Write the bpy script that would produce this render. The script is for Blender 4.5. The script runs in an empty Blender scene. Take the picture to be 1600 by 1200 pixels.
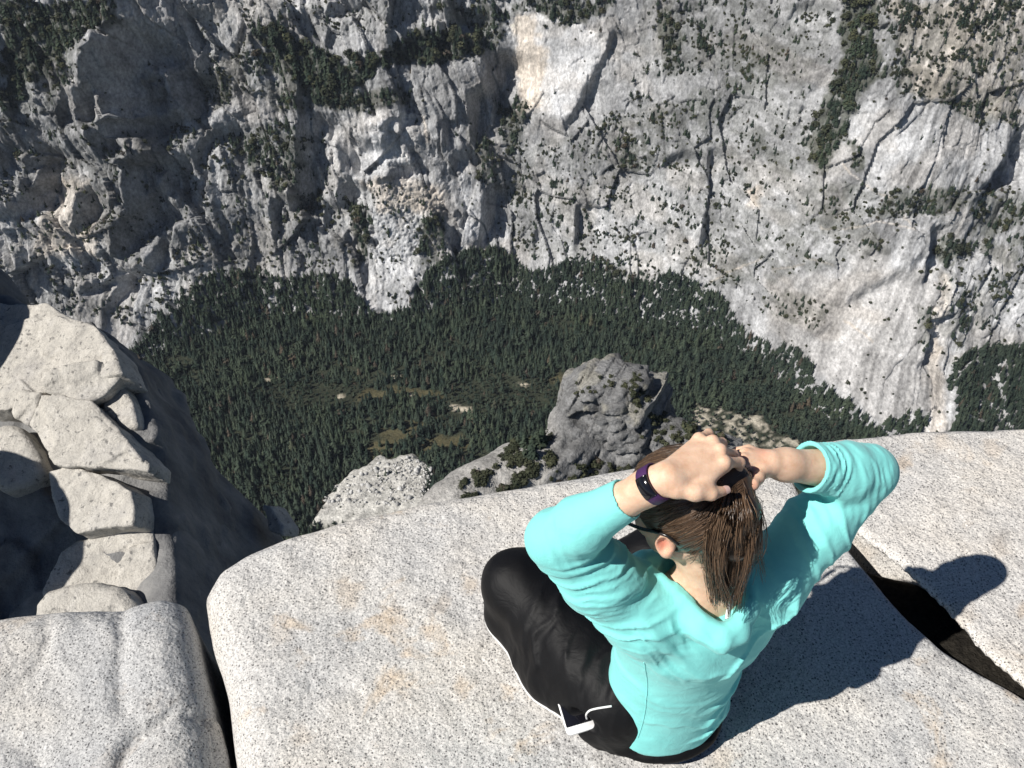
import bpy, bmesh, math, random
import numpy as np
from mathutils import Vector, Matrix
from mathutils.bvhtree import BVHTree

random.seed(7)
RNG = np.random.default_rng(7)
SC = bpy.context.scene
COL = SC.collection

# ------------------------------------------------------------------ camera, sky, sun, exposure
CAM_H = 1.9
PITCH = math.radians(40.0)
FPX = 1298.0                      # focal length in pixels of the 1600 px wide photograph
cam = bpy.data.cameras.new('camera')
cam.sensor_width = 36.0
cam.lens = FPX / 1600.0 * 36.0
cam.clip_start = 0.05
cam.clip_end = 20000
camo = bpy.data.objects.new('camera', cam)
COL.objects.link(camo)
camo.location = (0, 0, CAM_H)
camo.rotation_euler = (math.radians(90) - PITCH, 0, 0)
SC.camera = camo

SUN_EL = math.radians(46)
SUN_DIR = np.array([-0.885, -0.465, 0.0])       # horizontal direction towards the sun
SUN_DIR = SUN_DIR / np.linalg.norm(SUN_DIR) * math.cos(SUN_EL)
SUN_DIR[2] = math.sin(SUN_EL)
world = bpy.data.worlds.new('World')
SC.world = world
world.use_nodes = True
wn = world.node_tree
bg = wn.nodes['Background']
sky = wn.nodes.new('ShaderNodeTexSky')
sky.sky_type = 'NISHITA'
sky.sun_disc = False
sky.sun_elevation = SUN_EL
sky.sun_rotation = math.atan2(SUN_DIR[0], SUN_DIR[1])
sky.altitude = 3000
sky.air_density = 0.8
sky.dust_density = 0.0
wn.links.new(sky.outputs['Color'], bg.inputs['Color'])
bg.inputs['Strength'].default_value = 0.05
sun = bpy.data.lights.new('sun', 'SUN')
sun.energy = 5.0
sun.angle = math.radians(0.53)
sun.color = (1.0, 0.955, 0.89)
suno = bpy.data.objects.new('sun', sun)
COL.objects.link(suno)
suno.rotation_euler = Vector(SUN_DIR).to_track_quat('Z', 'Y').to_euler()
SC.view_settings.view_transform = 'Standard'
SC.view_settings.look = 'None'
SC.view_settings.exposure = 0.25
SC.view_settings.gamma = 1.0
SC.cycles.max_bounces = 5
SC.cycles.diffuse_bounces = 3
SC.cycles.caustics_reflective = False
SC.cycles.caustics_refractive = False

# ------------------------------------------------------------------ helpers
CT, ST = math.cos(PITCH), math.sin(PITCH)
CAMP = np.array([0, 0, CAM_H])

def ray(px, py):
    """direction through a pixel of the 1600x1200 photograph"""
    x = (px - 800.0) / FPX
    y = -(py - 600.0) / FPX
    return np.array([x, CT + y * ST, -ST + y * CT])

def PZ(px, py, z):
    """the point at height z seen at a pixel"""
    d = ray(px, py)
    return CAMP + d * ((z - CAM_H) / d[2])

def PD(px, py, t):
    return CAMP + ray(px, py) * t

def proj(P):
    P = np.asarray(P, dtype=np.float64)
    q = P - CAMP
    f = q[..., 1] * CT - q[..., 2] * ST
    u = q[..., 1] * ST + q[..., 2] * CT
    f = np.maximum(f, 1e-3)
    return 800 + FPX * q[..., 0] / f, 600 - FPX * u / f

def _hash(ix, iy, iz, seed):
    h = (ix.astype(np.uint32) * np.uint32(374761393) + iy.astype(np.uint32) * np.uint32(668265263)
         + iz.astype(np.uint32) * np.uint32(2147483647) + np.uint32(seed * 974711 % 4294967291))
    h = (h ^ (h >> np.uint32(13))) * np.uint32(1274126177)
    h = h ^ (h >> np.uint32(16))
    h = h * np.uint32(2246822519)
    h = h ^ (h >> np.uint32(15))
    return (h & np.uint32(0xffffff)).astype(np.float32) / np.float32(0xffffff)

def vnoise(x, y, z=None, seed=0):
    """smooth value noise in 0..1"""
    x = np.asarray(x, dtype=np.float32); y = np.asarray(y, dtype=np.float32)
    if z is None:
        z = np.zeros((), dtype=np.float32)
        flat = True
    else:
        z = np.asarray(z, dtype=np.float32); flat = False
    fx, fy, fz = np.floor(x), np.floor(y), np.floor(z)
    ix, iy, iz = fx.astype(np.int32), fy.astype(np.int32), fz.astype(np.int32)
    tx, ty, tz = x - fx, y - fy, z - fz
    tx = tx * tx * tx * (tx * (tx * 6 - 15) + 10)
    ty = ty * ty * ty * (ty * (ty * 6 - 15) + 10)
    tz = tz * tz * (3 - 2 * tz)
    def plane(k):
        a = _hash(ix, iy, iz + k, seed); b = _hash(ix + 1, iy, iz + k, seed)
        c = _hash(ix, iy + 1, iz + k, seed); d = _hash(ix + 1, iy + 1, iz + k, seed)
        return (a + (b - a) * tx) + ((c + (d - c) * tx) - (a + (b - a) * tx)) * ty
    p0 = plane(0)
    if flat:
        return p0
    p1 = plane(1)
    return p0 + (p1 - p0) * tz

def fbm(x, y, z=None, oct=4, seed=0, gain=0.5, ridged=False):
    s = 0; a = 1.0; tot = 0
    for o in range(oct):
        f = 2.03 ** o
        n = vnoise(x * f + 17.3 * o, y * f - 9.1 * o, None if z is None else z * f + 5.7 * o, seed + o)
        if ridged:
            n = 1 - np.abs(2 * n - 1)
        s = s + a * n; tot += a; a *= gain
    return s / tot

def facets(x, y, seed, tilt=1.0):
    """broken planes: every cell of a jittered lattice is a tilted flat; returns (height, distance to the cell border)"""
    x = np.asarray(x, np.float32); y = np.asarray(y, np.float32)
    ix, iy = np.floor(x).astype(np.int32), np.floor(y).astype(np.int32)
    zero = np.zeros_like(ix)
    b1 = np.full(x.shape, 9.0, np.float32); b2 = b1.copy(); h = np.zeros(x.shape, np.float32)
    for dx in (-1, 0, 1):
        for dy in (-1, 0, 1):
            cx, cy = ix + dx, iy + dy
            ox = cx + _hash(cx, cy, zero, seed) - x; oy = cy + _hash(cx, cy, zero, seed + 1) - y
            d = ox * ox + oy * oy
            v = _hash(cx, cy, zero, seed + 2) - .5 + tilt * (-(_hash(cx, cy, zero, seed + 3) - .5) * ox - (_hash(cx, cy, zero, seed + 4) - .5) * oy)
            m = d < b1
            b2 = np.where(m, b1, np.minimum(b2, d)); h = np.where(m, v, h); b1 = np.minimum(b1, d)
    return h, np.sqrt(b2) - np.sqrt(b1)

def sstep(a, b, x):
    t = np.clip((x - a) / (b - a), 0, 1)
    return t * t * (3 - 2 * t)

def poly_sd(px, py, poly):
    """signed distance to a polygon, negative inside"""
    px = np.asarray(px, dtype=np.float32); py = np.asarray(py, dtype=np.float32)
    d = np.full(px.shape, 1e18, dtype=np.float32); ins = np.zeros(px.shape, dtype=bool)
    n = len(poly)
    for i in range(n):
        x0, y0 = poly[i]; x1, y1 = poly[(i + 1) % n]
        ex, ey = x1 - x0, y1 - y0
        L = ex * ex + ey * ey + 1e-12
        t = np.clip(((px - x0) * ex + (py - y0) * ey) / L, 0, 1)
        d = np.minimum(d, (px - x0 - t * ex) ** 2 + (py - y0 - t * ey) ** 2)
        if y1 != y0:
            c = ((y0 > py) != (y1 > py)) & (px < (x1 - x0) * (py - y0) / (y1 - y0) + x0)
            ins ^= c
    d = np.sqrt(d)
    return np.where(ins, -d, d)

def line_d(px, py, pts):
    d = np.full(np.shape(px), 1e18, dtype=np.float32)
    for (x0, y0), (x1, y1) in zip(pts[:-1], pts[1:]):
        ex, ey = x1 - x0, y1 - y0
        t = np.clip(((px - x0) * ex + (py - y0) * ey) / (ex * ex + ey * ey + 1e-12), 0, 1)
        d = np.minimum(d, (px - x0 - t * ex) ** 2 + (py - y0 - t * ey) ** 2)
    return np.sqrt(d)

def make_mesh(name, verts, quads=None, tris=None, smooth=True, cols=None, colname='tone'):
    verts = np.asarray(verts, dtype=np.float32)
    me = bpy.data.meshes.new(name)
    nq = 0 if quads is None else len(quads); nt = 0 if tris is None else len(tris)
    me.vertices.add(len(verts)); me.vertices.foreach_set('co', verts.ravel())
    loops = []
    if nq: loops.append(np.asarray(quads, dtype=np.int32).ravel())
    if nt: loops.append(np.asarray(tris, dtype=np.int32).ravel())
    loops = np.concatenate(loops)
    me.loops.add(len(loops)); me.loops.foreach_set('vertex_index', loops)
    me.polygons.add(nq + nt)
    st = np.concatenate([np.arange(nq) * 4, nq * 4 + np.arange(nt) * 3]).astype(np.int32)
    me.polygons.foreach_set('loop_start', st)
    me.update(calc_edges=True)
    me.validate()
    if smooth:
        me.polygons.foreach_set('use_smooth', np.ones(len(me.polygons), dtype=bool))
    if cols is not None:
        if not isinstance(cols, dict): cols = {colname: cols}
        for k, c in cols.items():
            c = np.asarray(c, dtype=np.float32)
            if c.ndim == 1:
                at = me.attributes.new(k, 'FLOAT', 'POINT'); at.data.foreach_set('value', c)
            else:
                at = me.color_attributes.new(k, 'FLOAT_COLOR', 'POINT')
                if c.shape[1] == 3: c = np.concatenate([c, np.ones((len(c), 1), np.float32)], 1)
                at.data.foreach_set('color', c.ravel())
    return me

def link(name, me, mats=None, parent=None):
    o = bpy.data.objects.new(name, me)
    COL.objects.link(o)
    if mats is not None:
        for m in (mats if isinstance(mats, (list, tuple)) else [mats]):
            me.materials.append(m)
    if parent is not None:
        o.parent = parent
        o.matrix_parent_inverse = Matrix.Translation(-Vector(parent.location))
    return o

def tag(o, label=None, cat=None, group=None, kind=None):
    if label: o['label'] = label
    if cat: o['category'] = cat
    if group: o['group'] = group
    if kind: o['kind'] = kind
    return o

def grid_quads(nr, nc):
    a = np.arange(nr * nc).reshape(nr, nc)
    return np.stack([a[:-1, :-1], a[:-1, 1:], a[1:, 1:], a[1:, :-1]], -1).reshape(-1, 4)

def surface_nets(f, origin, h):
    """quads of the zero level of a sampled distance field (negative inside)"""
    ins = f < 0
    nx, ny, nz = f.shape
    cnt = np.zeros((nx - 1, ny - 1, nz - 1), np.uint8)
    for dx in (0, 1):
        for dy in (0, 1):
            for dz in (0, 1):
                cnt += ins[dx:nx - 1 + dx, dy:ny - 1 + dy, dz:nz - 1 + dz]
    act = np.flatnonzero((cnt > 0) & (cnt < 8))
    cx, cy, cz = np.unravel_index(act, cnt.shape)
    idx = np.full(cnt.shape, -1, np.int32)
    idx.ravel()[act] = np.arange(len(act))
    ps = np.zeros((len(act), 3), np.float32); n = np.zeros(len(act), np.float32)
    cor = [(a, b, c) for a in (0, 1) for b in (0, 1) for c in (0, 1)]
    val = {c: f[cx + c[0], cy + c[1], cz + c[2]] for c in cor}
    for c in cor:
        for ax in range(3):
            if c[ax] == 0:
                d = list(c); d[ax] = 1; d = tuple(d)
                va, vb = val[c], val[d]
                m = (va < 0) != (vb < 0)
                t = np.where(m, va / np.where(m, va - vb, 1), 0)
                p = np.array(c, np.float32)[None, :].repeat(len(act), 0)
                p[:, ax] += t
                ps += p * m[:, None]; n += m
    V = np.stack([cx, cy, cz], 1).astype(np.float32) + ps / np.maximum(n, 1)[:, None]
    V = V * h + np.asarray(origin, np.float32)
    Q = []
    for ax in range(3):
        sl0 = [slice(None)] * 3; sl1 = [slice(None)] * 3
        sl0[ax] = slice(0, -1); sl1[ax] = slice(1, None)
        a, b = ins[tuple(sl0)], ins[tuple(sl1)]
        e = np.stack(np.nonzero(a != b), 1)
        o1, o2 = [(1, 2), (2, 0), (0, 1)][ax]
        ok = (e[:, o1] > 0) & (e[:, o2] > 0) & (e[:, o1] < f.shape[o1] - 1) & (e[:, o2] < f.shape[o2] - 1)
        e = e[ok]
        d1 = np.zeros(3, int); d1[o1] = 1
        d2 = np.zeros(3, int); d2[o2] = 1
        g = lambda q: idx[q[:, 0], q[:, 1], q[:, 2]]
        q = np.stack([g(e), g(e - d1), g(e - d1 - d2), g(e - d2)], 1)
        flip = ~a[e[:, 0], e[:, 1], e[:, 2]]
        q[flip] = q[flip][:, ::-1]
        Q.append(q)
    Q = np.concatenate(Q)
    Q = Q[(Q >= 0).all(1)]
    return V, Q[:, ::1]

def relax(V, Q, it=2, lam=0.5):
    for _ in range(it):
        s = np.zeros_like(V); n = np.zeros(len(V), np.float32)
        for k in range(4):
            a, b = Q[:, k], Q[:, (k + 1) % 4]
            np.add.at(s, a, V[b]); np.add.at(n, a, 1)
            np.add.at(s, b, V[a]); np.add.at(n, b, 1)
        V = V + lam * (s / np.maximum(n, 1)[:, None] - V)
    return V

class Vol:
    """a sampled distance field that shapes are melted into"""
    def __init__(self, lo, hi, h):
        self.lo = np.array(lo, np.float32); self.h = h
        self.n = np.ceil((np.array(hi) - np.array(lo)) / h).astype(int) + 1
        self.f = np.full(self.n, 1.0, np.float32)
    def sub(self, lo, hi):
        a = np.clip(np.floor((np.array(lo) - self.lo) / self.h).astype(int), 0, self.n)
        b = np.clip(np.ceil((np.array(hi) - self.lo) / self.h).astype(int) + 1, 0, self.n)
        sl = tuple(slice(i, j) for i, j in zip(a, b))
        ax = [(self.lo[k] + self.h * np.arange(a[k], b[k])).astype(np.float32) for k in range(3)]
        return sl, ax[0][:, None, None], ax[1][None, :, None], ax[2][None, None, :]
    def smin(self, sl, d, k):
        f = self.f[sl]
        if k > 0:
            hh = np.maximum(k - np.abs(f - d), 0) / k
            self.f[sl] = np.minimum(f, d) - hh * hh * k * 0.25
        else:
            self.f[sl] = np.minimum(f, d)
    def cone(self, a, b, ra, rb, k=0.02, sq=None, op='add'):
        """a tapered limb from a to b; sq=(axis, factor) flattens it across an axis"""
        a = np.array(a, np.float32); b = np.array(b, np.float32)
        m = max(ra, rb) + k + 3 * self.h
        sl, X, Y, Z = self.sub(np.minimum(a, b) - m, np.maximum(a, b) + m)
        ab = b - a; L = float(ab @ ab) + 1e-12
        dx, dy, dz = X - a[0], Y - a[1], Z - a[2]
        t = np.clip((dx * ab[0] + dy * ab[1] + dz * ab[2]) / L, 0, 1)
        qx, qy, qz = dx - t * ab[0], dy - t * ab[1], dz - t * ab[2]
        if sq is not None:
            ax, fct = sq
            ax = np.array(ax, np.float32); ax = ax / np.linalg.norm(ax)
            w = qx * ax[0] + qy * ax[1] + qz * ax[2]
            e = w * (1 / fct - 1)
            qx, qy, qz = qx + e * ax[0], qy + e * ax[1], qz + e * ax[2]
        d = np.sqrt(qx * qx + qy * qy + qz * qz) - (ra + (rb - ra) * t)
        if op == 'add': self.smin(sl, d, k)
        else:
            f = self.f[sl]
            hh = np.maximum(k - np.abs(f + d), 0) / max(k, 1e-6)
            self.f[sl] = np.maximum(f, -d) + hh * hh * k * 0.25
    def chain(self, pts, rs, k=0.02, **kw):
        for i in range(len(pts) - 1):
            self.cone(pts[i], pts[i + 1], rs[i], rs[i + 1], k, **kw)
    def ell(self, c, R, r, k=0.02, op='add'):
        """ellipsoid at c, rows of R its axes, r its radii"""
        c = np.array(c, np.float32); R = np.array(R, np.float32); r = np.array(r, np.float32)
        m = float(r.max()) + k + 3 * self.h
        sl, X, Y, Z = self.sub(c - m, c + m)
        dx, dy, dz = X - c[0], Y - c[1], Z - c[2]
        u = [(dx * R[i][0] + dy * R[i][1] + dz * R[i][2]) / r[i] for i in range(3)]
        k0 = np.sqrt(u[0] ** 2 + u[1] ** 2 + u[2] ** 2)
        k1 = np.sqrt((u[0] / r[0]) ** 2 + (u[1] / r[1]) ** 2 + (u[2] / r[2]) ** 2) + 1e-9
        d = k0 * (k0 - 1) / k1
        if op == 'add': self.smin(sl, d, k)
        else:
            f = self.f[sl]
            hh = np.maximum(k - np.abs(f + d), 0) / max(k, 1e-6)
            self.f[sl] = np.maximum(f, -d) + hh * hh * k * 0.25
    def shell(self, w=.02):
        """flat arrays of the cells close to the surface"""
        i = np.nonzero(np.abs(self.f) < w)
        return i, *(self.lo[k] + self.h * i[k].astype(np.float32) for k in range(3))
    def coords(self):
        return self.sub(self.lo, self.lo + self.h * (self.n - 1))[1:]
    def mesh(self, it=1):
        V, Q = surface_nets(self.f, self.lo, self.h)
        if it: V = relax(V, Q, it)
        return V, Q

# ------------------------------------------------------------------ material helpers
class NT:
    def __init__(self, name):
        self.m = bpy.data.materials.new(name); self.m.use_nodes = True
        self.t = self.m.node_tree
        self.b = self.t.nodes['Principled BSDF']
    def n(self, typ, ins=None, **kw):
        nd = self.t.nodes.new(typ)
        for k, v in kw.items(): setattr(nd, k, v)
        for k, v in (ins or {}).items(): self.set(nd, k, v)
        return nd
    def set(self, nd, k, v):
        s = nd.inputs[k]
        if isinstance(v, bpy.types.NodeSocket): self.t.links.new(v, s)
        else: s.default_value = v
    def ob(self): return self.n('ShaderNodeTexCoord').outputs['Object']
    def noise(self, vec, scale, detail=4, rough=0.5, dist=0.0):
        return self.n('ShaderNodeTexNoise', {'Vector': vec, 'Scale': scale, 'Detail': detail, 'Roughness': rough, 'Distortion': dist}).outputs['Fac']
    def vor(self, vec, scale, feature='F1', out='Distance'):
        return self.n('ShaderNodeTexVoronoi', {'Vector': vec, 'Scale': scale}, feature=feature).outputs[out]
    def ramp(self, fac, stops):
        nd = self.n('ShaderNodeValToRGB', {'Fac': fac})
        el = nd.color_ramp.elements
        while len(el) < len(stops): el.new(0.5)
        for e, (p, c) in zip(el, stops):
            e.position = p
            e.color = (c, c, c, 1) if not hasattr(c, '__len__') else (*c, 1)
        return nd.outputs['Color']
    def mix(self, fac, a, b, typ='MIX'):
        nd = self.n('ShaderNodeMix', data_type='RGBA', blend_type=typ)
        for k, v in ((0, fac), (6, a), (7, b)):
            s = nd.inputs[k]
            if isinstance(v, bpy.types.NodeSocket): self.t.links.new(v, s)
            else: s.default_value = v if k == 0 else (*v, 1) if len(v) == 3 else v
        return nd.outputs[2]
    def math(self, op, a, b=0.0, c=None):
        nd = self.n('ShaderNodeMath', {0: a, 1: b}, operation=op)
        if c is not None: self.set(nd, 2, c)
        return nd.outputs[0]
    def map(self, vec, scale=(1, 1, 1), rot=(0, 0, 0)):
        return self.n('ShaderNodeMapping', {'Vector': vec, 'Scale': scale, 'Rotation': rot}).outputs['Vector']
    def attr(self, name, out='Color'):
        return self.n('ShaderNodeAttribute', attribute_name=name).outputs[out]
    def bump(self, h, strength=0.5, dist=0.01, normal=None):
        nd = self.n('ShaderNodeBump', {'Height': h, 'Strength': strength, 'Distance': dist})
        if normal is not None: self.set(nd, 'Normal', normal)
        return nd.outputs['Normal']
    def out(self, col=None, rough=0.8, normal=None, spec=0.3, **kw):
        if col is not None: self.set(self.b, 'Base Color', col if isinstance(col, bpy.types.NodeSocket) else (*col, 1))
        self.set(self.b, 'Roughness', rough)
        self.set(self.b, 'Specular IOR Level', spec)
        if normal is not None: self.set(self.b, 'Normal', normal)
        for k, v in kw.items(): self.set(self.b, k, v)
        return self.m
# ------------------------------------------------------------------ the far side of the valley
FLOOR = -1000.0
SHADE = [  # hollows and flanks of the far wall that turn away from the sun (outlines as seen on the wall)
 [(175,42),(190,38),(203,52),(225,62),(245,85),(252,110),(232,100),(222,95),(208,112),(215,130),(230,150),(230,178),(215,180),(195,185),(170,180),(160,150),(145,140),(148,95),(165,68)],
 [(245,85),(256,100),(262,130),(270,160),(285,175),(305,180),(311,170),(305,140),(280,115),(255,92)],
 [(148,130),(130,145),(125,190),(140,200),(148,170)],
 [(170,190),(215,185),(230,190),(245,215),(255,245),(240,235),(220,215),(180,215),(150,215),(155,200)],
 [(150,215),(180,218),(185,250),(170,252),(155,235)],
 [(105,150),(115,140),(105,190),(90,198),(85,185)],
 [(33,245),(60,240),(85,246),(60,250),(35,265)],
 [(55,255),(68,275),(65,325),(40,337),(30,330),(35,300),(50,280)],
 [(270,15),(292,30),(312,55),(322,75),(318,105),(308,110),(300,80),(285,50)],
 [(310,215),(330,205),(332,215),(310,245),(305,240)],
 [(0,220),(12,240),(10,260),(0,265)],
 [(190,250),(215,250),(225,300),(232,330),(240,350),(230,355),(215,340),(205,320),(195,290)],
 [(250,268),(265,275),(268,300),(252,305),(247,285)],
 [(205,320),(235,300),(235,355),(215,362),(200,385),(185,405),(172,400),(175,350),(195,340)],
 [(250,365),(257,380),(250,410),(235,428),(225,425),(240,390)],
 [(175,430),(197,425),(190,455),(170,480),(158,487),(165,470),(175,450)],
 [(120,300),(140,298),(150,320),(155,330),(125,358),(110,355),(120,330)],
 [(140,445),(155,440),(170,430),(172,437),(150,452),(135,455)],
 [(268,245),(278,300),(283,320),(275,320),(270,290)],
 [(510,0),(535,0),(530,20),(505,20)], [(700,30),(725,40),(700,50)], [(680,30),(698,30),(697,60),(682,60)],
 [(755,85),(790,95),(795,110),(785,145),(765,150),(752,140),(750,110)],
 [(730,150),(752,140),(748,190),(742,240),(735,220)], [(770,150),(778,160),(775,190),(767,190)],
 [(660,148),(680,170),(700,195),(705,225),(695,228),(690,200),(675,170)],
 [(512,192),(518,200),(515,225),(508,235)],
 [(468,120),(480,180),(500,190),(497,220),(488,260),(495,300),(480,300),(470,250)],
 [(525,215),(555,225),(560,270),(545,285),(530,260)], [(557,228),(570,235),(565,245),(557,242)],
 [(600,202),(610,186),(640,186),(645,191),(615,192),(604,204)],
 [(575,185),(572,172),(585,168),(568,192)],
 [(428,310),(445,310),(440,345),(433,378),(430,345)], [(470,250),(490,300),(470,330),(455,330),(460,300)],
 [(500,310),(515,330),(510,365),(503,350)], [(525,280),(550,285),(553,310),(540,325),(525,320)],
 [(755,300),(775,290),(782,310),(772,350),(755,385),(745,390),(752,350)],
 [(700,245),(717,248),(713,275),(700,265)], [(610,262),(635,265),(635,282),(605,285)],
 [(955,48),(962,55),(952,85),(937,110),(922,147),(907,168),(886,202),(878,198),(900,165),(925,120),(945,85)],
 [(1245,0),(1280,0),(1265,15),(1245,20),(1232,42),(1224,42),(1232,20)],
 [(1287,126),(1291,133),(1274,141),(1262,165),(1254,197),(1245,195),(1255,160),(1268,132)],
 [(1232,165),(1240,160),(1235,190),(1228,195)],
 [(1600,190),(1610,250),(1580,255),(1570,280),(1545,300),(1515,310),(1540,290),(1560,255),(1575,220)],
 [(1450,360),(1463,355),(1461,390),(1456,425),(1446,450),(1439,440),(1446,400)],
 [(1440,470),(1455,500),(1462,530),(1450,560),(1430,595),(1435,570),(1450,530)],
 [(900,320),(909,318),(907,350),(905,385),(897,385)], [(835,358),(843,360),(839,385),(833,385)],
 [(1035,250),(1070,236),(1069,244),(1040,258)],
 [(1105,230),(1118,235),(1112,300),(1106,330),(1115,340),(1095,390),(1090,380),(1105,320)],
 [(1320,470),(1400,428),(1402,434),(1325,477)], [(1250,537),(1300,505),(1303,510),(1255,543)],
 [(990,455),(1000,440),(1003,452)], [(1410,410),(1440,405),(1440,409),(1412,415)],
]
TREES = [  # (density, height in metres, outline)
 (.95,17,[(0,0),(188,0),(190,36),(160,45),(150,65),(120,100),(80,115),(40,140),(20,165),(0,170)]),
 (.5,10,[(0,165),(60,135),(150,62),(160,85),(140,110),(90,165),(40,195),(0,215)]),
 (.75,12,[(300,118),(330,108),(360,120),(370,150),(330,165),(305,150)]),
 (.5,11,[(310,85),(420,60),(460,90),(470,140),(400,160),(340,120)]),
 (1,20,[(400,62),(430,42),(470,62),(530,97),(560,92),(600,75),(640,50),(670,45),(745,62),(752,84),(690,94),(640,97),(590,112),(545,148),(510,172),(480,160),(450,110)]),
 (.7,16,[(405,80),(470,100),(480,180),(440,175),(400,120)]),
 (.8,15,[(515,150),(560,140),(640,140),(645,160),(600,168),(560,178),(515,172)]),
 (.75,14,[(350,205),(465,198),(488,240),(470,290),(455,310),(425,300),(400,260),(345,232)]),
 (.6,13,[(440,280),(500,300),(500,330),(470,330)]),
 (.9,16,[(535,310),(565,325),(580,350),(578,400),(555,420),(545,360)]),
 (.75,14,[(650,335),(690,345),(700,390),(665,430),(655,390)]),
 (.7,13,[(738,200),(775,215),(785,290),(760,300),(745,260)]),
 (.8,15,[(660,0),(760,0),(800,30),(780,75),(745,80),(735,40)]), (.8,14,[(780,165),(810,158),(822,180),(818,230),(795,245),(782,210)]),
 (.9,15,[(800,0),(960,0),(940,25),(905,45),(868,42),(830,18),(800,28)]),
 (.9,14,[(1028,30),(1050,35),(1072,60),(1062,80),(1045,85),(1030,60)]),
 (.55,11,[(1025,0),(1055,0),(1060,110),(1045,120),(1030,100)]),
 (.6,10,[(1120,95),(1180,70),(1220,110),(1215,145),(1150,150),(1120,130)]),
 (.6,11,[(1080,135),(1130,145),(1120,200),(1080,205)]), (.4,10,[(990,150),(1080,190),(1100,230),(1000,210)]),
 (1,17,[(1318,0),(1376,0),(1370,65),(1396,105),(1385,125),(1340,145),(1322,195),(1312,230),(1282,278),(1258,255),(1262,215),(1290,150),(1310,85)]),
 (.85,12,[(1310,200),(1340,225),(1356,255),(1340,270),(1320,235)]), (.8,12,[(1255,225),(1290,240),(1300,270),(1270,278)]),
 (.6,11,[(1140,195),(1190,200),(1250,260),(1230,280),(1190,240)]),
 (.8,12,[(955,225),(1000,215),(1022,245),(1015,265),(970,262)]), (.5,10,[(935,185),(1060,160),(1000,225),(950,215)]),
 (.8,10,[(1370,310),(1400,300),(1450,288),(1510,300),(1500,330),(1430,340),(1360,335)]),
 (.55,9,[(1230,290),(1360,290),(1370,330),(1290,335)]),
 (1,16,[(1465,378),(1490,368),(1522,382),(1512,408),(1475,415),(1464,400)]),
 (.7,11,[(1515,310),(1570,305),(1600,330),(1575,360),(1520,370)]), (.65,10,[(1520,375),(1600,370),(1600,420),(1530,405)]),
 (.55,9.5,[(1375,0),(1600,0),(1600,190),(1540,200),(1480,170),(1400,150),(1370,70)]),
 (.42,9.5,[(1460,420),(1600,420),(1600,470),(1500,545),(1480,520)]), (.6,12,[(1495,500),(1520,480),(1530,520),(1490,560)]),
 (.45,9,[(1185,455),(1240,460),(1300,480),(1270,520),(1190,490)]), (.45,9,[(1100,400),(1200,340),(1360,350),(1400,400),(1300,420),(1160,450)]),
 (.6,11,[(1430,480),(1460,490),(1465,540),(1440,560),(1432,520)]), (.5,12,[(1090,380),(1115,340),(1120,400),(1080,440)]),
 (.6,12,[(930,395),(1000,430),(960,440)]), (.55,9,[(1090,455),(1160,400),(1250,345),(1350,305),(1450,290),(1600,300),(1600,340),(1450,335),(1350,345),(1250,385),(1180,440)]), (.35,10,[(790,350),(900,330),(900,400),(800,395)]),
 (.34,10,[(780,240),(1260,100),(1290,330),(1150,440),(960,430),(800,400)]), (.36,10,[(1000,0),(1310,0),(1290,100),(1100,120),(1000,120)]),
 (.24,10,[(0,180),(500,200),(560,420),(330,420),(220,520),(0,460)]), (.22,9,[(280,0),(660,0),(600,60),(420,60),(320,100)]),
 (.2,10,[(560,290),(680,300),(690,400),(610,480),(570,400)]), (.35,10,[(270,350),(400,380),(420,425),(320,430),(270,470)]),
]
FOREST = [(180,580),(200,556),(218,538),(252,492),(300,452),(338,428),(400,422),(450,438),(520,428),(556,445),(572,482),(604,496),(642,474),(662,432),(700,402),(768,388),(790,395),(830,427),(870,420),(900,402),(935,402),(950,432),(1000,442),(1050,428),(1100,452),(1130,468),(1160,516),(1200,542),(1250,548),(1270,582),(1310,622),(1372,670),(1400,700),(1400,1000),(100,1000)]
FOREST2 = [(1480,610),(1497,562),(1540,545),(1620,540),(1650,800),(1450,760),(1470,700),(1492,650)]
GROVE = [(1385,662),(1430,640),(1447,662),(1420,700),(1390,700)]
MEADOW = [[(548,622),(580,606),(620,604),(650,611),(692,618),(690,630),(640,627),(600,628),(560,630)],
          [(572,694),(600,682),(627,690),(604,712),(570,722)], [(600,672),(650,656),(684,650),(662,670),(640,682),(610,687)],
          [(850,592),(920,576),(965,570),(925,592),(880,602)], [(640,690),(720,680),(740,700),(660,712)]]
SPARSE = [[(690,596),(870,590),(880,640),(700,650)], [(400,600),(560,600),(560,640),(430,640)]]
SAND = [[(695,631),(735,637),(740,645),(712,643)], [(612,586),(624,588),(620,594),(613,592)], [(637,613),(647,617),(645,624),(640,620)], [(528,617),(536,617),(536,623),(528,623)], [(405,592),(440,590),(440,594),(408,596)], [(812,598),(826,600),(824,604),(812,603)]]
TALUS_NEAR = [(480,830),(520,770),(556,740),(590,722),(640,716),(668,722),(668,830)]
PALE_RIGHT = [(1085,625),(1130,632),(1180,655),(1215,680),(1270,700),(1270,760),(1050,760)]
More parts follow.
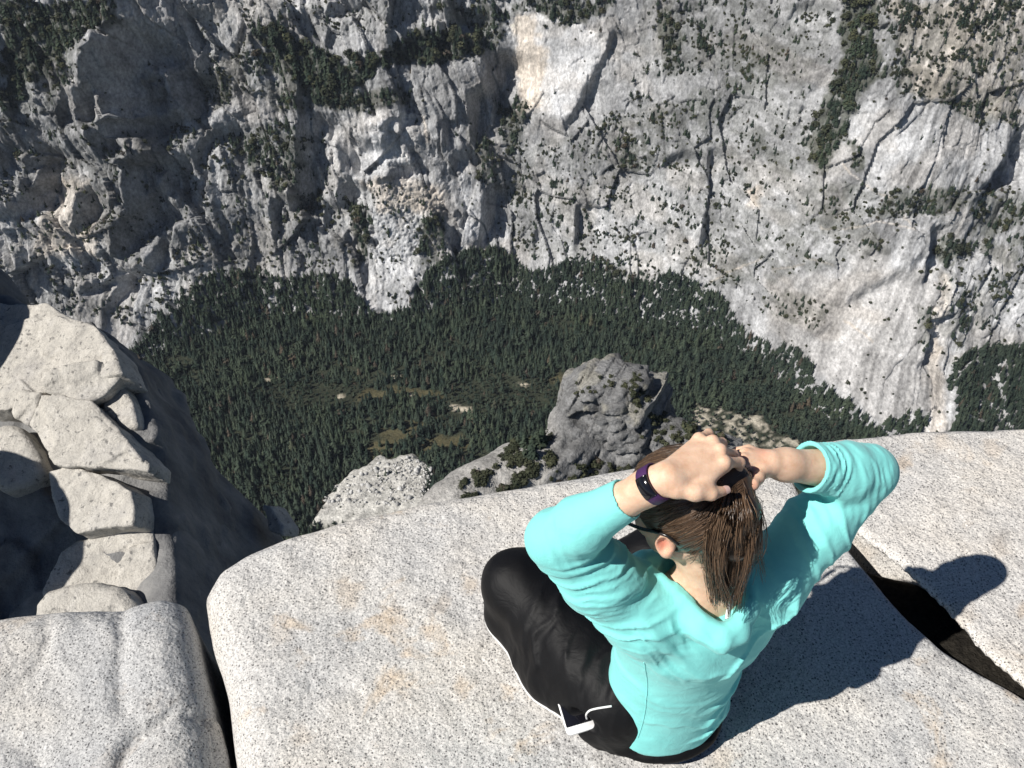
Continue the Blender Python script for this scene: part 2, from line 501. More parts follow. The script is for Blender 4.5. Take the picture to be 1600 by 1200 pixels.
PALE = [(1.0,[(806,30),(850,24),(950,62),(915,140),(880,190),(822,176),(806,120),(800,60)]),
        (.9,[(565,165),(600,170),(640,178),(665,215),(640,245),(640,262),(600,262),(572,240),(572,205)]),
        (.8,[(580,290),(640,285),(690,300),(690,330),(660,350),(650,420),(630,480),(600,494),(560,478),(590,420),(585,360)]),
        (.75,[(70,280),(110,265),(150,280),(125,330),(60,370),(60,330)]), (.7,[(60,390),(110,350),(170,380),(110,420),(40,410)]),
        (.8,[(400,0),(470,0),(445,30),(440,40),(455,10)]), (.6,[(320,240),(360,250),(350,330),(330,310)]),
        (.5,[(1330,170),(1370,150),(1400,210),(1480,190),(1470,260),(1400,250),(1320,210)]),
        (.6,[(1390,0),(1600,0),(1600,150),(1420,110)]), (.45,[(1330,400),(1430,410),(1420,560),(1310,540)]),
        (.7,[(1470,620),(1490,610),(1480,650),(1440,690),(1440,650)]), (.7,[(1466,420),(1480,425),(1475,500),(1465,560),(1455,540),(1465,480)]),
        (.5,[(690,280),(735,260),(740,380),(720,400),(715,330)]), (.45,[(930,290),(1080,260),(1100,370),(1060,420),(960,420),(920,340)]),
        (.4,[(1160,320),(1190,310),(1120,430),(1100,440)]), (.5,[(160,430),(330,380),(330,430),(230,500),(170,490)])]
WARM = [(1.0,[(806,30),(830,28),(850,80),(840,175),(806,180)]), (.7,[(560,280),(690,290),(690,330),(600,330)]), (.6,[(70,280),(150,280),(150,400),(60,400)]),
        (.5,[(1390,0),(1600,0),(1600,200),(1420,150)]), (.18,[(1200,430),(1460,420),(1450,640),(1380,660),(1200,520)]), (.8,[(1165,300),(1185,290),(1190,320),(1170,325)]), (.6,[(1466,420),(1480,425),(1470,680),(1440,690)])]
PATHS = [[(1318,255),(1330,272),(1370,300),(1395,312)], [(1402,322),(1425,355)], [(1280,355),(1330,358),(1370,345),(1425,356)], [(1210,420),(1255,412)], [(1110,440),(1150,420),(1190,405)],
         [(1255,400),(1300,413)], [(660,182),(668,222)], [(1320,500),(1350,520),(1362,535)]]
APRON = [(1190,520),(1215,440),(1300,420),(1400,425),(1442,420),(1452,480),(1442,560),(1405,650),(1375,690),(1310,622),(1262,575),(1200,545)]
WALL_DARK = [(1.9,[(120,60),(175,20),(220,40),(300,100),(330,200),(290,330),(240,400),(160,400),(130,250)]),(.55,[(0,60),(330,40),(340,420),(250,480),(0,420)]), (.35,[(330,140),(500,170),(560,420),(330,420)]), (.3,[(500,90),(740,90),(760,400),(690,300),(660,180),(540,180)])]  # first outline darkens the rock to deepen the peak's shade

# feature maps on a 2 px lattice
GX0, GX1, GY0, GY1, GS = -120, 1720, -120, 900, 2.0
gx, gy = np.meshgrid(np.arange(GX0, GX1, GS), np.arange(GY0, GY1, GS))
wx = gx + (fbm(gx / 22, gy / 22, oct=3, seed=3) - .5) * 26 + (vnoise(gx / 5, gy / 5, seed=8) - .5) * 6
wy = gy + (fbm(gx / 22, gy / 22, oct=3, seed=5) - .5) * 26 + (vnoise(gx / 5, gy / 5, seed=9) - .5) * 6
sx_ = gx + (fbm(gx / 14, gy / 14, oct=3, seed=13) - .5) * 6
sy_ = gy + (fbm(gx / 14, gy / 14, oct=3, seed=15) - .5) * 9
def region(polys, soft=3.0, X=None, Y=None):
    X = wx if X is None else X; Y = wy if Y is None else Y
    out = np.zeros(gx.shape, np.float32)
    for p in polys:
        xs = [q[0] for q in p]; ys = [q[1] for q in p]
        m = (gx > min(xs) - 30) & (gx < max(xs) + 30) & (gy > min(ys) - 30) & (gy < max(ys) + 30)
        if not m.any(): continue
        v = 1 - sstep(-soft, soft, poly_sd(X[m], Y[m], p))
        out[m] = np.maximum(out[m], v)
    return out
M_SHADE = region(SHADE, 1.5, sx_, sy_)
M_DENS = np.zeros(gx.shape, np.float32); M_TH = np.full(gx.shape, 8.0, np.float32)
for dn, th, p in TREES:
    r = region([p], 5)
    hit = r * dn > M_DENS
    M_TH = np.where(hit & (r > .3), th, M_TH)
    M_DENS = np.maximum(M_DENS, r * dn)
M_FOREST = region([FOREST, FOREST2, GROVE], 2, sx_, sy_)
M_TALUS = region([PALE[2][1]], 4)
M_MEADOW = region(MEADOW, 3); M_SPARSE = region(SPARSE, 8); M_SAND = region(SAND, 1, gx, gy)
M_TALN = region([TALUS_NEAR], 5); M_PALR = region([PALE_RIGHT], 6)
def weighted(lst, soft=4):
    o = np.zeros(gx.shape, np.float32)
    for w, p in lst: o = np.maximum(o, w * region([p], soft))
    return o
M_PALE, M_WARM, M_DARK = weighted(PALE), weighted(WARM, 8), weighted(WALL_DARK, 14)
M_PATH = np.zeros(gx.shape, np.float32)
for p in PATHS:
    M_PATH = np.maximum(M_PATH, 1 - sstep(.6, 2.2, line_d(sx_, sy_, p)))
def samp(M, px, py):
    u = np.clip((px - GX0) / GS, 0, gx.shape[1] - 1.001); v = np.clip((py - GY0) / GS, 0, gx.shape[0] - 1.001)
    i, j = u.astype(int), v.astype(int); a, b = u - i, v - j
    return (M[j, i] * (1 - a) + M[j, i + 1] * a) * (1 - b) + (M[j + 1, i] * (1 - a) + M[j + 1, i + 1] * a) * b

# foot of the wall
foot_px = [(-400,640),(-200,610),(0,585),(200,570),(400,505),(600,515),(800,470),(1000,500),(1150,545),(1280,650),(1400,705),(1500,715),(1600,700),(1800,690),(2000,690)]
foot = np.array([PZ(x, y, FLOOR) for x, y in foot_px])
CX = np.concatenate([np.arange(-3800, -1450, 24), np.arange(-1450, 1350, 2.1), np.arange(1350, 3800, 24)])
YB = np.interp(CX, foot[:, 0], foot[:, 1])
kern = np.hanning(60); kern /= kern.sum()
YB = np.convolve(np.pad(YB, 30, mode='edge'), kern, 'same')[30:-30]
CTT = np.concatenate([np.arange(-40, 780, 1.9), np.arange(780, 1000, 8)])
XX, TT = np.meshgrid(CX, CTT)
right = sstep(150, 900, XX)
cot = .42 + .34 * right
back = np.where(TT < 90, TT * 1.35, 90 * 1.35 + (TT - 90) * cot)
back = back + 22 * (fbm(XX / 130, TT / 130, oct=3, seed=21) - .5)
BY = YB[None, :] + back
BZ = FLOOR + TT
P0 = np.stack([XX, BY, BZ], -1)
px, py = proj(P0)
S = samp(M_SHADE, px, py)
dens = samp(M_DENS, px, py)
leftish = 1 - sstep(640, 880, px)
# horizontal relief from the flanks in shade, integrated along each level of the wall
g = np.where(S > .5, -1.75, .42).astype(np.float32)
g = g - .18 * (fbm(XX / 60, TT / 60, oct=2, seed=31) - .5)
hh = np.zeros_like(g); dxm = np.gradient(CX)
dec = np.exp(-dxm / 95.0)
acc = np.zeros(len(CTT), np.float32)
for i in range(len(CX)):
    acc = acc * dec[i] + g[:, i] * dxm[i]
    hh[:, i] = acc
k2 = np.hanning(19); k2 /= k2.sum()
hh = np.apply_along_axis(lambda c: np.convolve(np.pad(c, 9, mode='edge'), k2, 'valid'), 0, hh)
base = np.zeros_like(hh)
k3 = np.hanning(220); k3 /= k3.sum()
for r in range(len(CTT)):
    base[r] = np.convolve(np.pad(hh[r], 110, mode='edge'), k3, 'same')[110:-110]
hh = hh - base
rough = (.46 + .44 * leftish) * (1 - .7 * samp(M_PALE, px, py) * (1 - .6 * leftish))
wq = 9 * (fbm(XX / 60, TT / 60, oct=4, seed=41) - .5); wp = 9 * (fbm(XX / 60, TT / 60, oct=4, seed=42) - .5)
lean = np.where(right > .4, -.30, .30); tall_ = 1 + .5 * leftish
rough = rough * (1 - .62 * S * leftish) * (1 - .72 * samp(region([APRON], 8), px, py))
rel = hh * 1.0
crack = np.zeros_like(hh)
for sc, asp, amp, sd in ((95, 1.5, 34, 401), (40, 1.7, 19, 411), (17, 1.5, 8.5, 421), (8, 1.4, 2.6, 431)):
    fh, fe = facets((XX + wq + lean * TT) / sc, (TT + wp - .25 * XX) / (sc * asp * tall_), sd, 1.7)
    rel = rel + rough * amp * fh
    crack = np.maximum(crack, (1 - sstep(.02, .13, fe)) * (.6 if sc < 30 else 1))
n3 = fbm(XX / 8, TT / 13, oct=3, seed=53, ridged=True)
crk = fbm((XX + wq) / 34 + lean * TT / 34, TT / 260, oct=4, seed=59, ridged=True)
rel = rel + rough * ((1.2 + 2.4 * leftish) * (n3 - .5) - 2.2 * crack * (.25 + .75 * leftish)) - (.8 + 4 * rough * leftish) * sstep(.86, .96, crk)
blk = samp(M_TALUS, px, py)
rel = rel * (1 - .8 * blk) + blk * 4.5 * vnoise(XX / 4.2, TT / 4.2, seed=61)
rel = rel * sstep(-20, 60, TT)
PW = P0 + rel[..., None] * np.array([0, -.88, .47])
gu = np.gradient(PW, axis=1); gv = np.gradient(PW, axis=0)
NRM = np.cross(gu, gv); NRM /= np.linalg.norm(NRM, axis=2, keepdims=True) + 1e-9
# rock tones: grey granite, darker walls with the peak's shade deepened by colour, pale fresh scars, warm gravel, plant litter under trees
ks = -.09 * sstep(250, 620, XX) + .02
st1 = sstep(.25, .75, fbm((XX + .4 * wq) / 6.0 + TT * ks, TT / 190, oct=4, seed=71))
st2 = fbm((XX + wq) / 26 + TT * ks * .23, TT / 220, oct=3, seed=73)
bl = fbm(XX / 40, TT / 40, oct=4, seed=75)
spk = vnoise(XX / 3.1, TT / 3.1, seed=79)
tone = .352 + .19 * (st1 - .5) * (1 - .6 * blk) * (.55 + .6 * right) + .16 * (st2 - .5) + .20 * (bl - .5) + .0 * right + .08 * (spk - .5)
tone = tone + .22 * (fbm(XX / 120, TT / 100, oct=3, seed=78) - .5) - .08 * crack * leftish
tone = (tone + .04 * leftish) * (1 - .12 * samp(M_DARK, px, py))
pale = samp(M_PALE, px, py)
tone = tone + pale * .22 * (0.55 + .9 * (bl - .1))
tone = np.maximum(tone, samp(M_PATH, px, py) * .55)
litter = np.clip(dens * 1.0, 0, 1) * sstep(.42, .62, fbm(XX / 10, TT / 10, oct=3, seed=77) + .25 * dens)
warm = np.clip(samp(M_WARM, px, py) + .22 * sstep(.5, .7, fbm(XX / 70, TT / 60, oct=3, seed=74)) + .6 * samp(M_PATH, px, py) + .15, 0, 1)[..., None]
c = tone[..., None] * ((1 - warm) * np.array([.97, 1.0, 1.045]) + warm * np.array([1.10, .99, .87]))
c = c * (1 - .75 * litter[..., None]) + .75 * litter[..., None] * np.array([.050, .056, .036])
m = NT('granite_wall')
v = m.ob()
col = m.attr('tone')
nz = m.noise(m.map(v, (1, .6, .6)), .24, 6, .70)
nz2 = m.noise(v, .05, 4, .6)
col = m.mix(1.0, col, m.ramp(nz, [(.25, .40), (.5, .97), (.75, 1.55)]), 'MULTIPLY')
col = m.mix(.5, col, m.ramp(nz2, [(.3, .6), (.7, 1.35)]), 'MULTIPLY')
MAT_WALL = m.out(col, .92, m.bump(m.noise(m.map(v, (1, 1, .45)), .2, 7, .66), .9, 3.0), .1)
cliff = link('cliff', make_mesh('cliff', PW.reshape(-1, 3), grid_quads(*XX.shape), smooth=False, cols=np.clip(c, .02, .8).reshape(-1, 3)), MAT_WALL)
tag(cliff, kind='structure')

# valley floor
fx = np.concatenate([np.arange(-5000, -1300, 150), np.arange(-1300, 1300, 6.5), np.arange(1300, 5001, 150)])
fy = np.concatenate([np.arange(-1500, 640, 80), np.arange(640, 1720, 6.0), np.arange(1720, 6000, 200)])
FX, FY = np.meshgrid(fx, fy)
FZ = FLOOR + 5 * (fbm(FX / 90, FY / 90, oct=3, seed=81) - .5)
fpx, fpy = proj(np.stack([FX, FY, FZ], -1))
inn = (FY > 650) & (FY < 1720)
tn = samp(M_TALN, fpx, fpy) * inn
pr = samp(M_PALR, fpx, fpy) * inn
FZ = FZ + tn * 5 * vnoise(FX / 7, FY / 7, seed=83) + (tn + .5 * pr) * 12
md = samp(M_MEADOW, fpx, fpy) * inn; sd_ = samp(M_SAND, fpx, fpy) * inn
gr = fbm(FX / 30, FY / 30, oct=4, seed=85)[..., None]
cf = np.array([.036, .041, .028]) * (.6 + .9 * gr)
mdc = np.array([.088, .080, .046]) * (.55 + .9 * gr)
cf = cf * (1 - md[..., None]) + mdc * md[..., None]
rk = fbm(FX / 9, FY / 9, oct=3, seed=87)[..., None]
prm = (pr[..., None] * sstep(.42, .56, rk))
cf = cf * (1 - prm) + prm * np.array([.36, .33, .27]) * (.5 + rk)
cf = cf * (1 - tn[..., None]) + tn[..., None] * np.array([.46, .45, .42]) * (.4 + 1.2 * rk)
cf = cf * (1 - sd_[..., None]) + sd_[..., None] * np.array([.50, .45, .36])
m = NT('valley_ground')
v = m.ob()
col = m.mix(1.0, m.attr('tone'), m.ramp(m.noise(v, .25, 5, .65), [(.25, .5), (.75, 1.5)]), 'MULTIPLY')
MAT_FLOOR = m.out(col, .95, m.bump(m.noise(v, .2, 5, .6), 1, 2.5), .05)
floor = link('valley_floor', make_mesh('valley_floor', np.stack([FX, FY, FZ], -1).reshape(-1, 3), grid_quads(*FX.shape), cols=np.clip(cf, .01, .8).reshape(-1, 3)), MAT_FLOOR)
tag(floor, kind='structure')

# ------------------------------------------------------------------ trees
def leafmat(name, c0, c1):
    m = NT(name)
    rnd = m.n('ShaderNodeObjectInfo').outputs['Random']
    col = m.ramp(rnd, [(0.0, c0), (.975, c1), (.98, (.070, .058, .044)), (1.0, (.080, .066, .052))])
    lc = m.n('ShaderNodeObjectInfo').outputs['Location']
    col = m.mix(.8, col, m.ramp(m.noise(lc, .011, 3, .6), [(.3, (.62, .66, .74)), (.5, (1, 1, 1)), (.7, (1.25, 1.22, 1.05))]), 'MULTIPLY')
    col = m.mix(.7, col, m.ramp(m.noise(m.ob(), 9.0, 2), [(.3, .55), (.7, 1.45)]), 'MULTIPLY')
    return m.out(col, .9, None, .1)
MAT_PINE = leafmat('pine_needles', (.022, .035, .027), (.052, .067, .046))
MAT_SHRUB = leafmat('shrub_leaves', (.034, .040, .025), (.070, .074, .044))
m = NT('bark'); MAT_BARK = m.out(m.ramp(m.noise(m.map(m.ob(), (8, 8, 1)), 3, 4), [(.3, (.05, .035, .025)), (.7, (.13, .09, .06))]), .95, None, .1)

def cone_tree(seed, tiers=9, slim=.17, top=.04):
    """a conifer one unit tall: tapered trunk (slot 1) and tiers of drooping branches (slot 0)"""
    r = random.Random(seed); V = []; Q = []; mi = []
    for k in range(6):
        a = k * math.pi / 3
        V += [(.022 * math.cos(a), .022 * math.sin(a), -.03), (.004 * math.cos(a), .004 * math.sin(a), .95)]
    for k in range(6):
        Q.append((2 * k, 2 * ((k + 1) % 6), 2 * ((k + 1) % 6) + 1, 2 * k + 1)); mi.append(1)
    for t in range(tiers):
        f = t / (tiers - 1)
        z = .16 + f * .80; rad = (slim * (1 - f) ** .8 + top * .5) * r.uniform(.8, 1.15)
        nb = 8 if f < .6 else 6
        for b in range(nb):
            a = b * 2 * math.pi / nb + r.uniform(-.35, .35) + t
            L = rad * r.uniform(.65, 1.25); w = L * r.uniform(.40, .62) + .008
            dz = -L * r.uniform(.25, .75); zz = z + r.uniform(-.03, .03)
            ca, sa = math.cos(a), math.sin(a)
            i = len(V)
            V += [(0, 0, zz + .05), (ca * L * .55 - sa * w * .6, sa * L * .55 + ca * w * .6, zz + dz * .35),
                  (ca * L, sa * L, zz + dz), (ca * L * .55 + sa * w * .6, sa * L * .55 - ca * w * .6, zz + dz * .35)]
            Q.append((i, i + 1, i + 2, i + 3)); mi.append(0)
    return V, Q, mi

def round_tree(seed, n=95, flat=.85, lift=.45, rx=.42, trunk=True):
    """a round crown of leaf sprays, uneven, over a short forked trunk"""
    r = random.Random(seed); V = []; Q = []; mi = []
    if trunk:
        for (ex, ey, ez, r0) in ((0, 0, .5, .035), (.16, .05, .68, .02), (-.13, -.1, .66, .02)):
            i = len(V)
            for k in range(5):
                a = k * 2 * math.pi / 5
                V += [(r0 * math.cos(a), r0 * math.sin(a), -.03 if r0 > .03 else .28), (ex + .008 * math.cos(a), ey + .008 * math.sin(a), ez)]
            for k in range(5):
                Q.append((i + 2 * k, i + 2 * ((k + 1) % 5), i + 2 * ((k + 1) % 5) + 1, i + 2 * k + 1)); mi.append(1)
    lobes = [(r.uniform(-.2, .2), r.uniform(-.2, .2), lift + r.uniform(-.12, .2), r.uniform(.22, .34)) for _ in range(5)]
    for _ in range(n):
        lx, ly, lz, lr = r.choice(lobes)
        d = Vector((r.gauss(0, 1), r.gauss(0, 1), r.gauss(0, 1) * flat + .2)).normalized()
        p = Vector((lx, ly, lz)) + d * lr * r.uniform(.6, 1.08) * (rx / .42)
        nrm = (d + Vector((r.uniform(-.5, .5), r.uniform(-.5, .5), r.uniform(-.1, .7)))).normalized()
        t = nrm.orthogonal().normalized(); b = nrm.cross(t)
        a = r.uniform(0, 6.28); t, b = t * math.cos(a) + b * math.sin(a), b * math.cos(a) - t * math.sin(a)
        s = r.uniform(.07, .15)
        i = len(V)
        V += [tuple(p - t * s), tuple(p - b * s * .7), tuple(p + t * s), tuple(p + b * s * .7)]
        Q.append((i, i + 1, i + 2, i + 3)); mi.append(0)
    return V, Q, mi

def tree_mesh(name, data, leaf, trunk_only=None):
    V, Q, mi = data
    me = make_mesh(name, np.array(V), np.array(Q), smooth=False)
    me.materials.append(leaf); me.materials.append(MAT_BARK)
    me.polygons.foreach_set('material_index', np.array(mi, dtype=np.int32)); me.update()
    return me
ME_TREES = [tree_mesh('tall_pine', cone_tree(1, 9, .205), MAT_PINE), tree_mesh('broad_pine', cone_tree(2, 8, .265), MAT_PINE),
            tree_mesh('thin_pine', cone_tree(3, 10, .155), MAT_PINE), tree_mesh('oak', round_tree(4), MAT_PINE)]
ME_SHRUBS = [tree_mesh('low_shrub', round_tree(11, 70, .6, .28, .48, False), MAT_SHRUB), tree_mesh('bushy_oak', round_tree(12, 90, .8, .4, .42), MAT_SHRUB)]

# places for the trees of the wall and the valley floor
def scatter_floor():
    out = []
    sp = 7.1
    xs = np.arange(-1000, 1000, sp); ys = np.arange(700, 1640, sp)
    X, Y = np.meshgrid(xs, ys)
    X = (X + RNG.uniform(-.48, .48, X.shape) * sp).ravel(); Y = (Y + RNG.uniform(-.48, .48, Y.shape) * sp).ravel()
    Z = np.full(X.shape, FLOOR)
    yb = np.interp(X, CX, YB)
    px, py = proj(np.stack([X, Y, Z], -1))
    d = samp(M_FOREST, px, py)
    d = d * (1 - .88 * samp(M_MEADOW, px, py)) * (1 - .35 * samp(M_SPARSE, px, py)) * (1 - .88 * samp(M_TALN, px, py)) * (1 - .72 * samp(M_PALR, px, py)) * (1 - samp(M_SAND, px, py))
    thin = fbm(X / 55, Y / 55, oct=3, seed=91)
    d = d * (.62 + .8 * sstep(.32, .6, thin))
    ok = (RNG.random(X.shape) < d) & (Y < yb + 20) & (py > 380) & (px > -80) & (px < 1680)
    X, Y, px, py, thin = X[ok], Y[ok], px[ok], py[ok], thin[ok]
    h = np.clip(RNG.normal(20, 6.5, X.shape), 8, 40) * (.55 + .8 * thin)
    low = np.maximum(samp(M_SPARSE, px, py), np.maximum(samp(M_TALN, px, py), samp(M_PALR, px, py)))
    h = h * (1 - .5 * low)
    # mixed kinds: more oaks towards the right and around the meadows
    po = np.clip(.12 + .45 * sstep(850, 1200, px) + .5 * low, 0, .85)
    kind = np.where(RNG.random(X.shape) < po, 3, RNG.choice([0, 0, 1, 2], X.shape))
    h = np.where(kind == 3, h * .62, h)
    zz = np.full(X.shape, FLOOR - 1.0) + np.where(low > .4, 9, 0)
    return np.stack([X, Y, zz], 1), h, kind
def scatter_wall():
    nr, nc = XX.shape
    n = 190000
    i = RNG.integers(0, int((780 + 40) / 1.9) - 1, n); j = RNG.integers(0, nc, n)
    p = PW[i, j]; qx, qy = px[i, j], py[i, j]
    d = samp(M_DENS, qx, qy); th = samp(M_TH, qx, qy)
    fo = samp(M_FOREST, qx, qy)
    clump = fbm(p[:, 0] / 34 + p[:, 2] / 90, p[:, 2] / 19, oct=4, seed=95)
    area = .52
    up = NRM[i, j, 2]; ck = crack[i, j]
    d = d * np.where(d > .7, 1, .04 + 1.9 * sstep(.49, .64, clump) + .8 * ck) * np.where(d > .7, 1.0, .35 + 1.1 * sstep(.25, .75, up))
    d = np.maximum(d, .07 * ck * sstep(.2, .6, up))
    keep = (qx > -60) & (qx < 1660) & (qy > -60) & (qy < 760) & (RNG.random(n) < np.maximum(d * area * np.clip(11.0 / th, .75, 1.3), fo * .85))
    p, th, fo, d = p[keep], th[keep], fo[keep], d[keep]
    m = len(p)
    h = np.where(fo > .5, np.clip(RNG.normal(16, 4.5, m), 6, 30), th * np.clip(RNG.lognormal(-.15, .38, m), .35, 1.7))
    tall = ((h > 9.5) & (RNG.random(m) < .7)) | ((fo > .5) & (RNG.random(m) < .82))
    kind = np.where(tall, RNG.choice([0, 1, 1, 2], m), np.where(h > 7, 5, 4))
    kind = np.where((kind >= 4) & (fo > .5), 3, kind)
    h = np.where(kind >= 4, h * .8, np.where(kind == 3, h * .7, h))
    p = p + np.array([0, .8, -.6])
    return p, h, kind
tf = scatter_floor(); tw = scatter_wall()

def place(name, me, p, h, rz, label, cat, group, wide=1.0):
    o = link(name, me); o.location = p; o.rotation_euler = (RNG.uniform(-.04, .04), RNG.uniform(-.04, .04), rz)
    o.scale = (h * wide, h * wide, h)
    return tag(o, label, cat, group)

def instancer(name, P, H, K, protos, sources):
    """one mass of trees too many to count: points that carry a copy of one of the single trees"""
    me = bpy.data.meshes.new(name)
    me.vertices.add(len(P)); me.vertices.foreach_set('co', np.asarray(P, np.float32).ravel())
    a = me.attributes.new('kind', 'INT', 'POINT'); a.data.foreach_set('value', np.asarray(K, np.int32))
    wd = RNG.uniform(.8, 1.25, len(P))
    a = me.attributes.new('size', 'FLOAT_VECTOR', 'POINT'); a.data.foreach_set('vector', np.stack([H * wd, H * wd, H], 1).astype(np.float32).ravel())
    a = me.attributes.new('turn', 'FLOAT_VECTOR', 'POINT'); a.data.foreach_set('vector', np.stack([RNG.uniform(-.05, .05, len(P)), RNG.uniform(-.05, .05, len(P)), RNG.uniform(0, 6.28, len(P))], 1).astype(np.float32).ravel())
    o = link(name, me)
    ng = bpy.data.node_groups.new(name, 'GeometryNodeTree')
    ng.interface.new_socket('Geometry', in_out='INPUT', socket_type='NodeSocketGeometry')
    ng.interface.new_socket('Geometry', in_out='OUTPUT', socket_type='NodeSocketGeometry')
    N, Lk = ng.nodes, ng.links
    gi = N.new('NodeGroupInput'); go = N.new('NodeGroupOutput'); jn = N.new('GeometryNodeJoinGeometry')
    def na(nm, typ):
        q = N.new('GeometryNodeInputNamedAttribute'); q.data_type = typ; q.inputs[0].default_value = nm
        return q.outputs[0]
    kd, sz, tr = na('kind', 'INT'), na('size', 'FLOAT_VECTOR'), na('turn', 'FLOAT_VECTOR')
    for k, src in zip(protos, sources):
        oi = N.new('GeometryNodeObjectInfo'); oi.inputs['Object'].default_value = src; oi.transform_space = 'ORIGINAL'
        cmp = N.new('FunctionNodeCompare'); cmp.data_type = 'INT'; cmp.operation = 'EQUAL'
        Lk.new(kd, cmp.inputs[2]); cmp.inputs[3].default_value = k
        ip = N.new('GeometryNodeInstanceOnPoints')
        Lk.new(gi.outputs[0], ip.inputs['Points']); Lk.new(cmp.outputs[0], ip.inputs['Selection'])
        Lk.new(oi.outputs['Geometry'], ip.inputs['Instance'])
        Lk.new(tr, ip.inputs['Rotation']); Lk.new(sz, ip.inputs['Scale'])
        Lk.new(ip.outputs[0], jn.inputs[0])
    Lk.new(jn.outputs[0], go.inputs[0])
    md = o.modifiers.new('scatter', 'NODES'); md.node_group = ng
    return tag(o, kind='stuff')
# the 300 trees that show largest stand as single trees
P, H, K = tf
dist = np.linalg.norm(P - CAMP, axis=1)
qx, qy = proj(P)
vis = (qx > 200) & (qx < 1560) & (qy < 830) & ~((qx > 650) & (qy > 700)) & ~((qx > 860) & (qy > 620) & (qx < 1100))
size = np.where(vis, H / dist, 0)
order = np.argsort(-size)
big = order[:300]; rest = order[300:]
src = {}
for i in big:
    k = int(K[i])
    o = place('oak_tree' if k == 3 else 'pine_tree', ME_TREES[k], P[i], H[i], RNG.uniform(0, 6.28),
              ['tall dark green conifer standing in the valley forest', 'broad dark green conifer standing in the valley forest', 'slender dark green conifer standing in the valley forest', 'round dark green tree standing in the valley forest'][k],
              'tree', ['tall conifers of the valley forest', 'broad conifers of the valley forest', 'slender conifers of the valley forest', 'round trees of the valley forest'][k])
    src.setdefault(k, o)
for k in range(4):
    if k not in src:
        i = next(j for j in rest if K[j] == k)
        src[k] = place('oak_tree' if k == 3 else 'pine_tree', ME_TREES[k], P[i], H[i], 1.0, 'round dark green tree standing in the valley forest' if k == 3 else 'slender dark green conifer standing in the valley forest', 'tree', 'round trees of the valley forest' if k == 3 else 'slender conifers of the valley forest')
instancer('valley_forest', P[rest], H[rest], K[rest], [0, 1, 2, 3], [src[k] for k in range(4)])
print('trees floor', len(P), 'wall', len(tw[0]))

# boulder fields: loose blocks below the scar on the wall and at the near foot of the slope
def scree(name, P, S, tint):
    t = (1 + 5 ** .5) / 2
    iv = np.array([(-1, t, 0), (1, t, 0), (-1, -t, 0), (1, -t, 0), (0, -1, t), (0, 1, t), (0, -1, -t), (0, 1, -t), (t, 0, -1), (t, 0, 1), (-t, 0, -1), (-t, 0, 1)], float) / 1.9
    it = np.array([(0, 11, 5), (0, 5, 1), (0, 1, 7), (0, 7, 10), (0, 10, 11), (1, 5, 9), (5, 11, 4), (11, 10, 2), (10, 7, 6), (7, 1, 8), (3, 9, 4), (3, 4, 2), (3, 2, 6), (3, 6, 8), (3, 8, 9), (4, 9, 5), (2, 4, 11), (6, 2, 10), (8, 6, 7), (9, 8, 1)])
    n = len(P); q = RNG.normal(0, 1, (n, 3, 3)); q, _ = np.linalg.qr(q)
    V = (iv[None] * RNG.uniform(.55, 1.2, (n, 12, 1))) * RNG.uniform(.6, 1.2, (n, 1, 3))
    V = np.einsum('nij,nkj->nki', q, V) * S[:, None, None] + P[:, None, :]
    T = it[None] + (np.arange(n) * 12)[:, None, None]
    c = np.repeat(RNG.uniform(.36, .64, n), 12)[:, None] * np.array(tint)
    o = link(name, make_mesh(name, V.reshape(-1, 3), None, T.reshape(-1, 3), smooth=False, cols=c), MAT_WALL)
    return tag(o, kind='stuff')
n = 26000
i = RNG.integers(0, int(820 / 1.9) - 1, n); j = RNG.integers(0, XX.shape[1], n)
w = samp(M_TALUS, px[i, j], py[i, j]); k = RNG.random(n) < w
a_ = PW[i[k], j[k]]
X_ = RNG.uniform(-420, 40, 9000); Y_ = RNG.uniform(880, 1150, 9000)
b_ = np.stack([X_, Y_, np.full(9000, FLOOR + 12.0)], 1); qx, qy = proj(b_)
k = RNG.random(9000) < samp(M_TALN, qx, qy) * .9
b_ = b_[k]; b_[:, 2] += RNG.uniform(0, 4, len(b_))
scree('wall_scree', a_, np.clip(RNG.lognormal(.25, .5, len(a_)), .6, 4.5), (1.02, 1.0, .96))
scree('valley_scree', b_, np.clip(RNG.lognormal(.45, .55, len(b_)), .7, 6), (1.0, .99, .96))
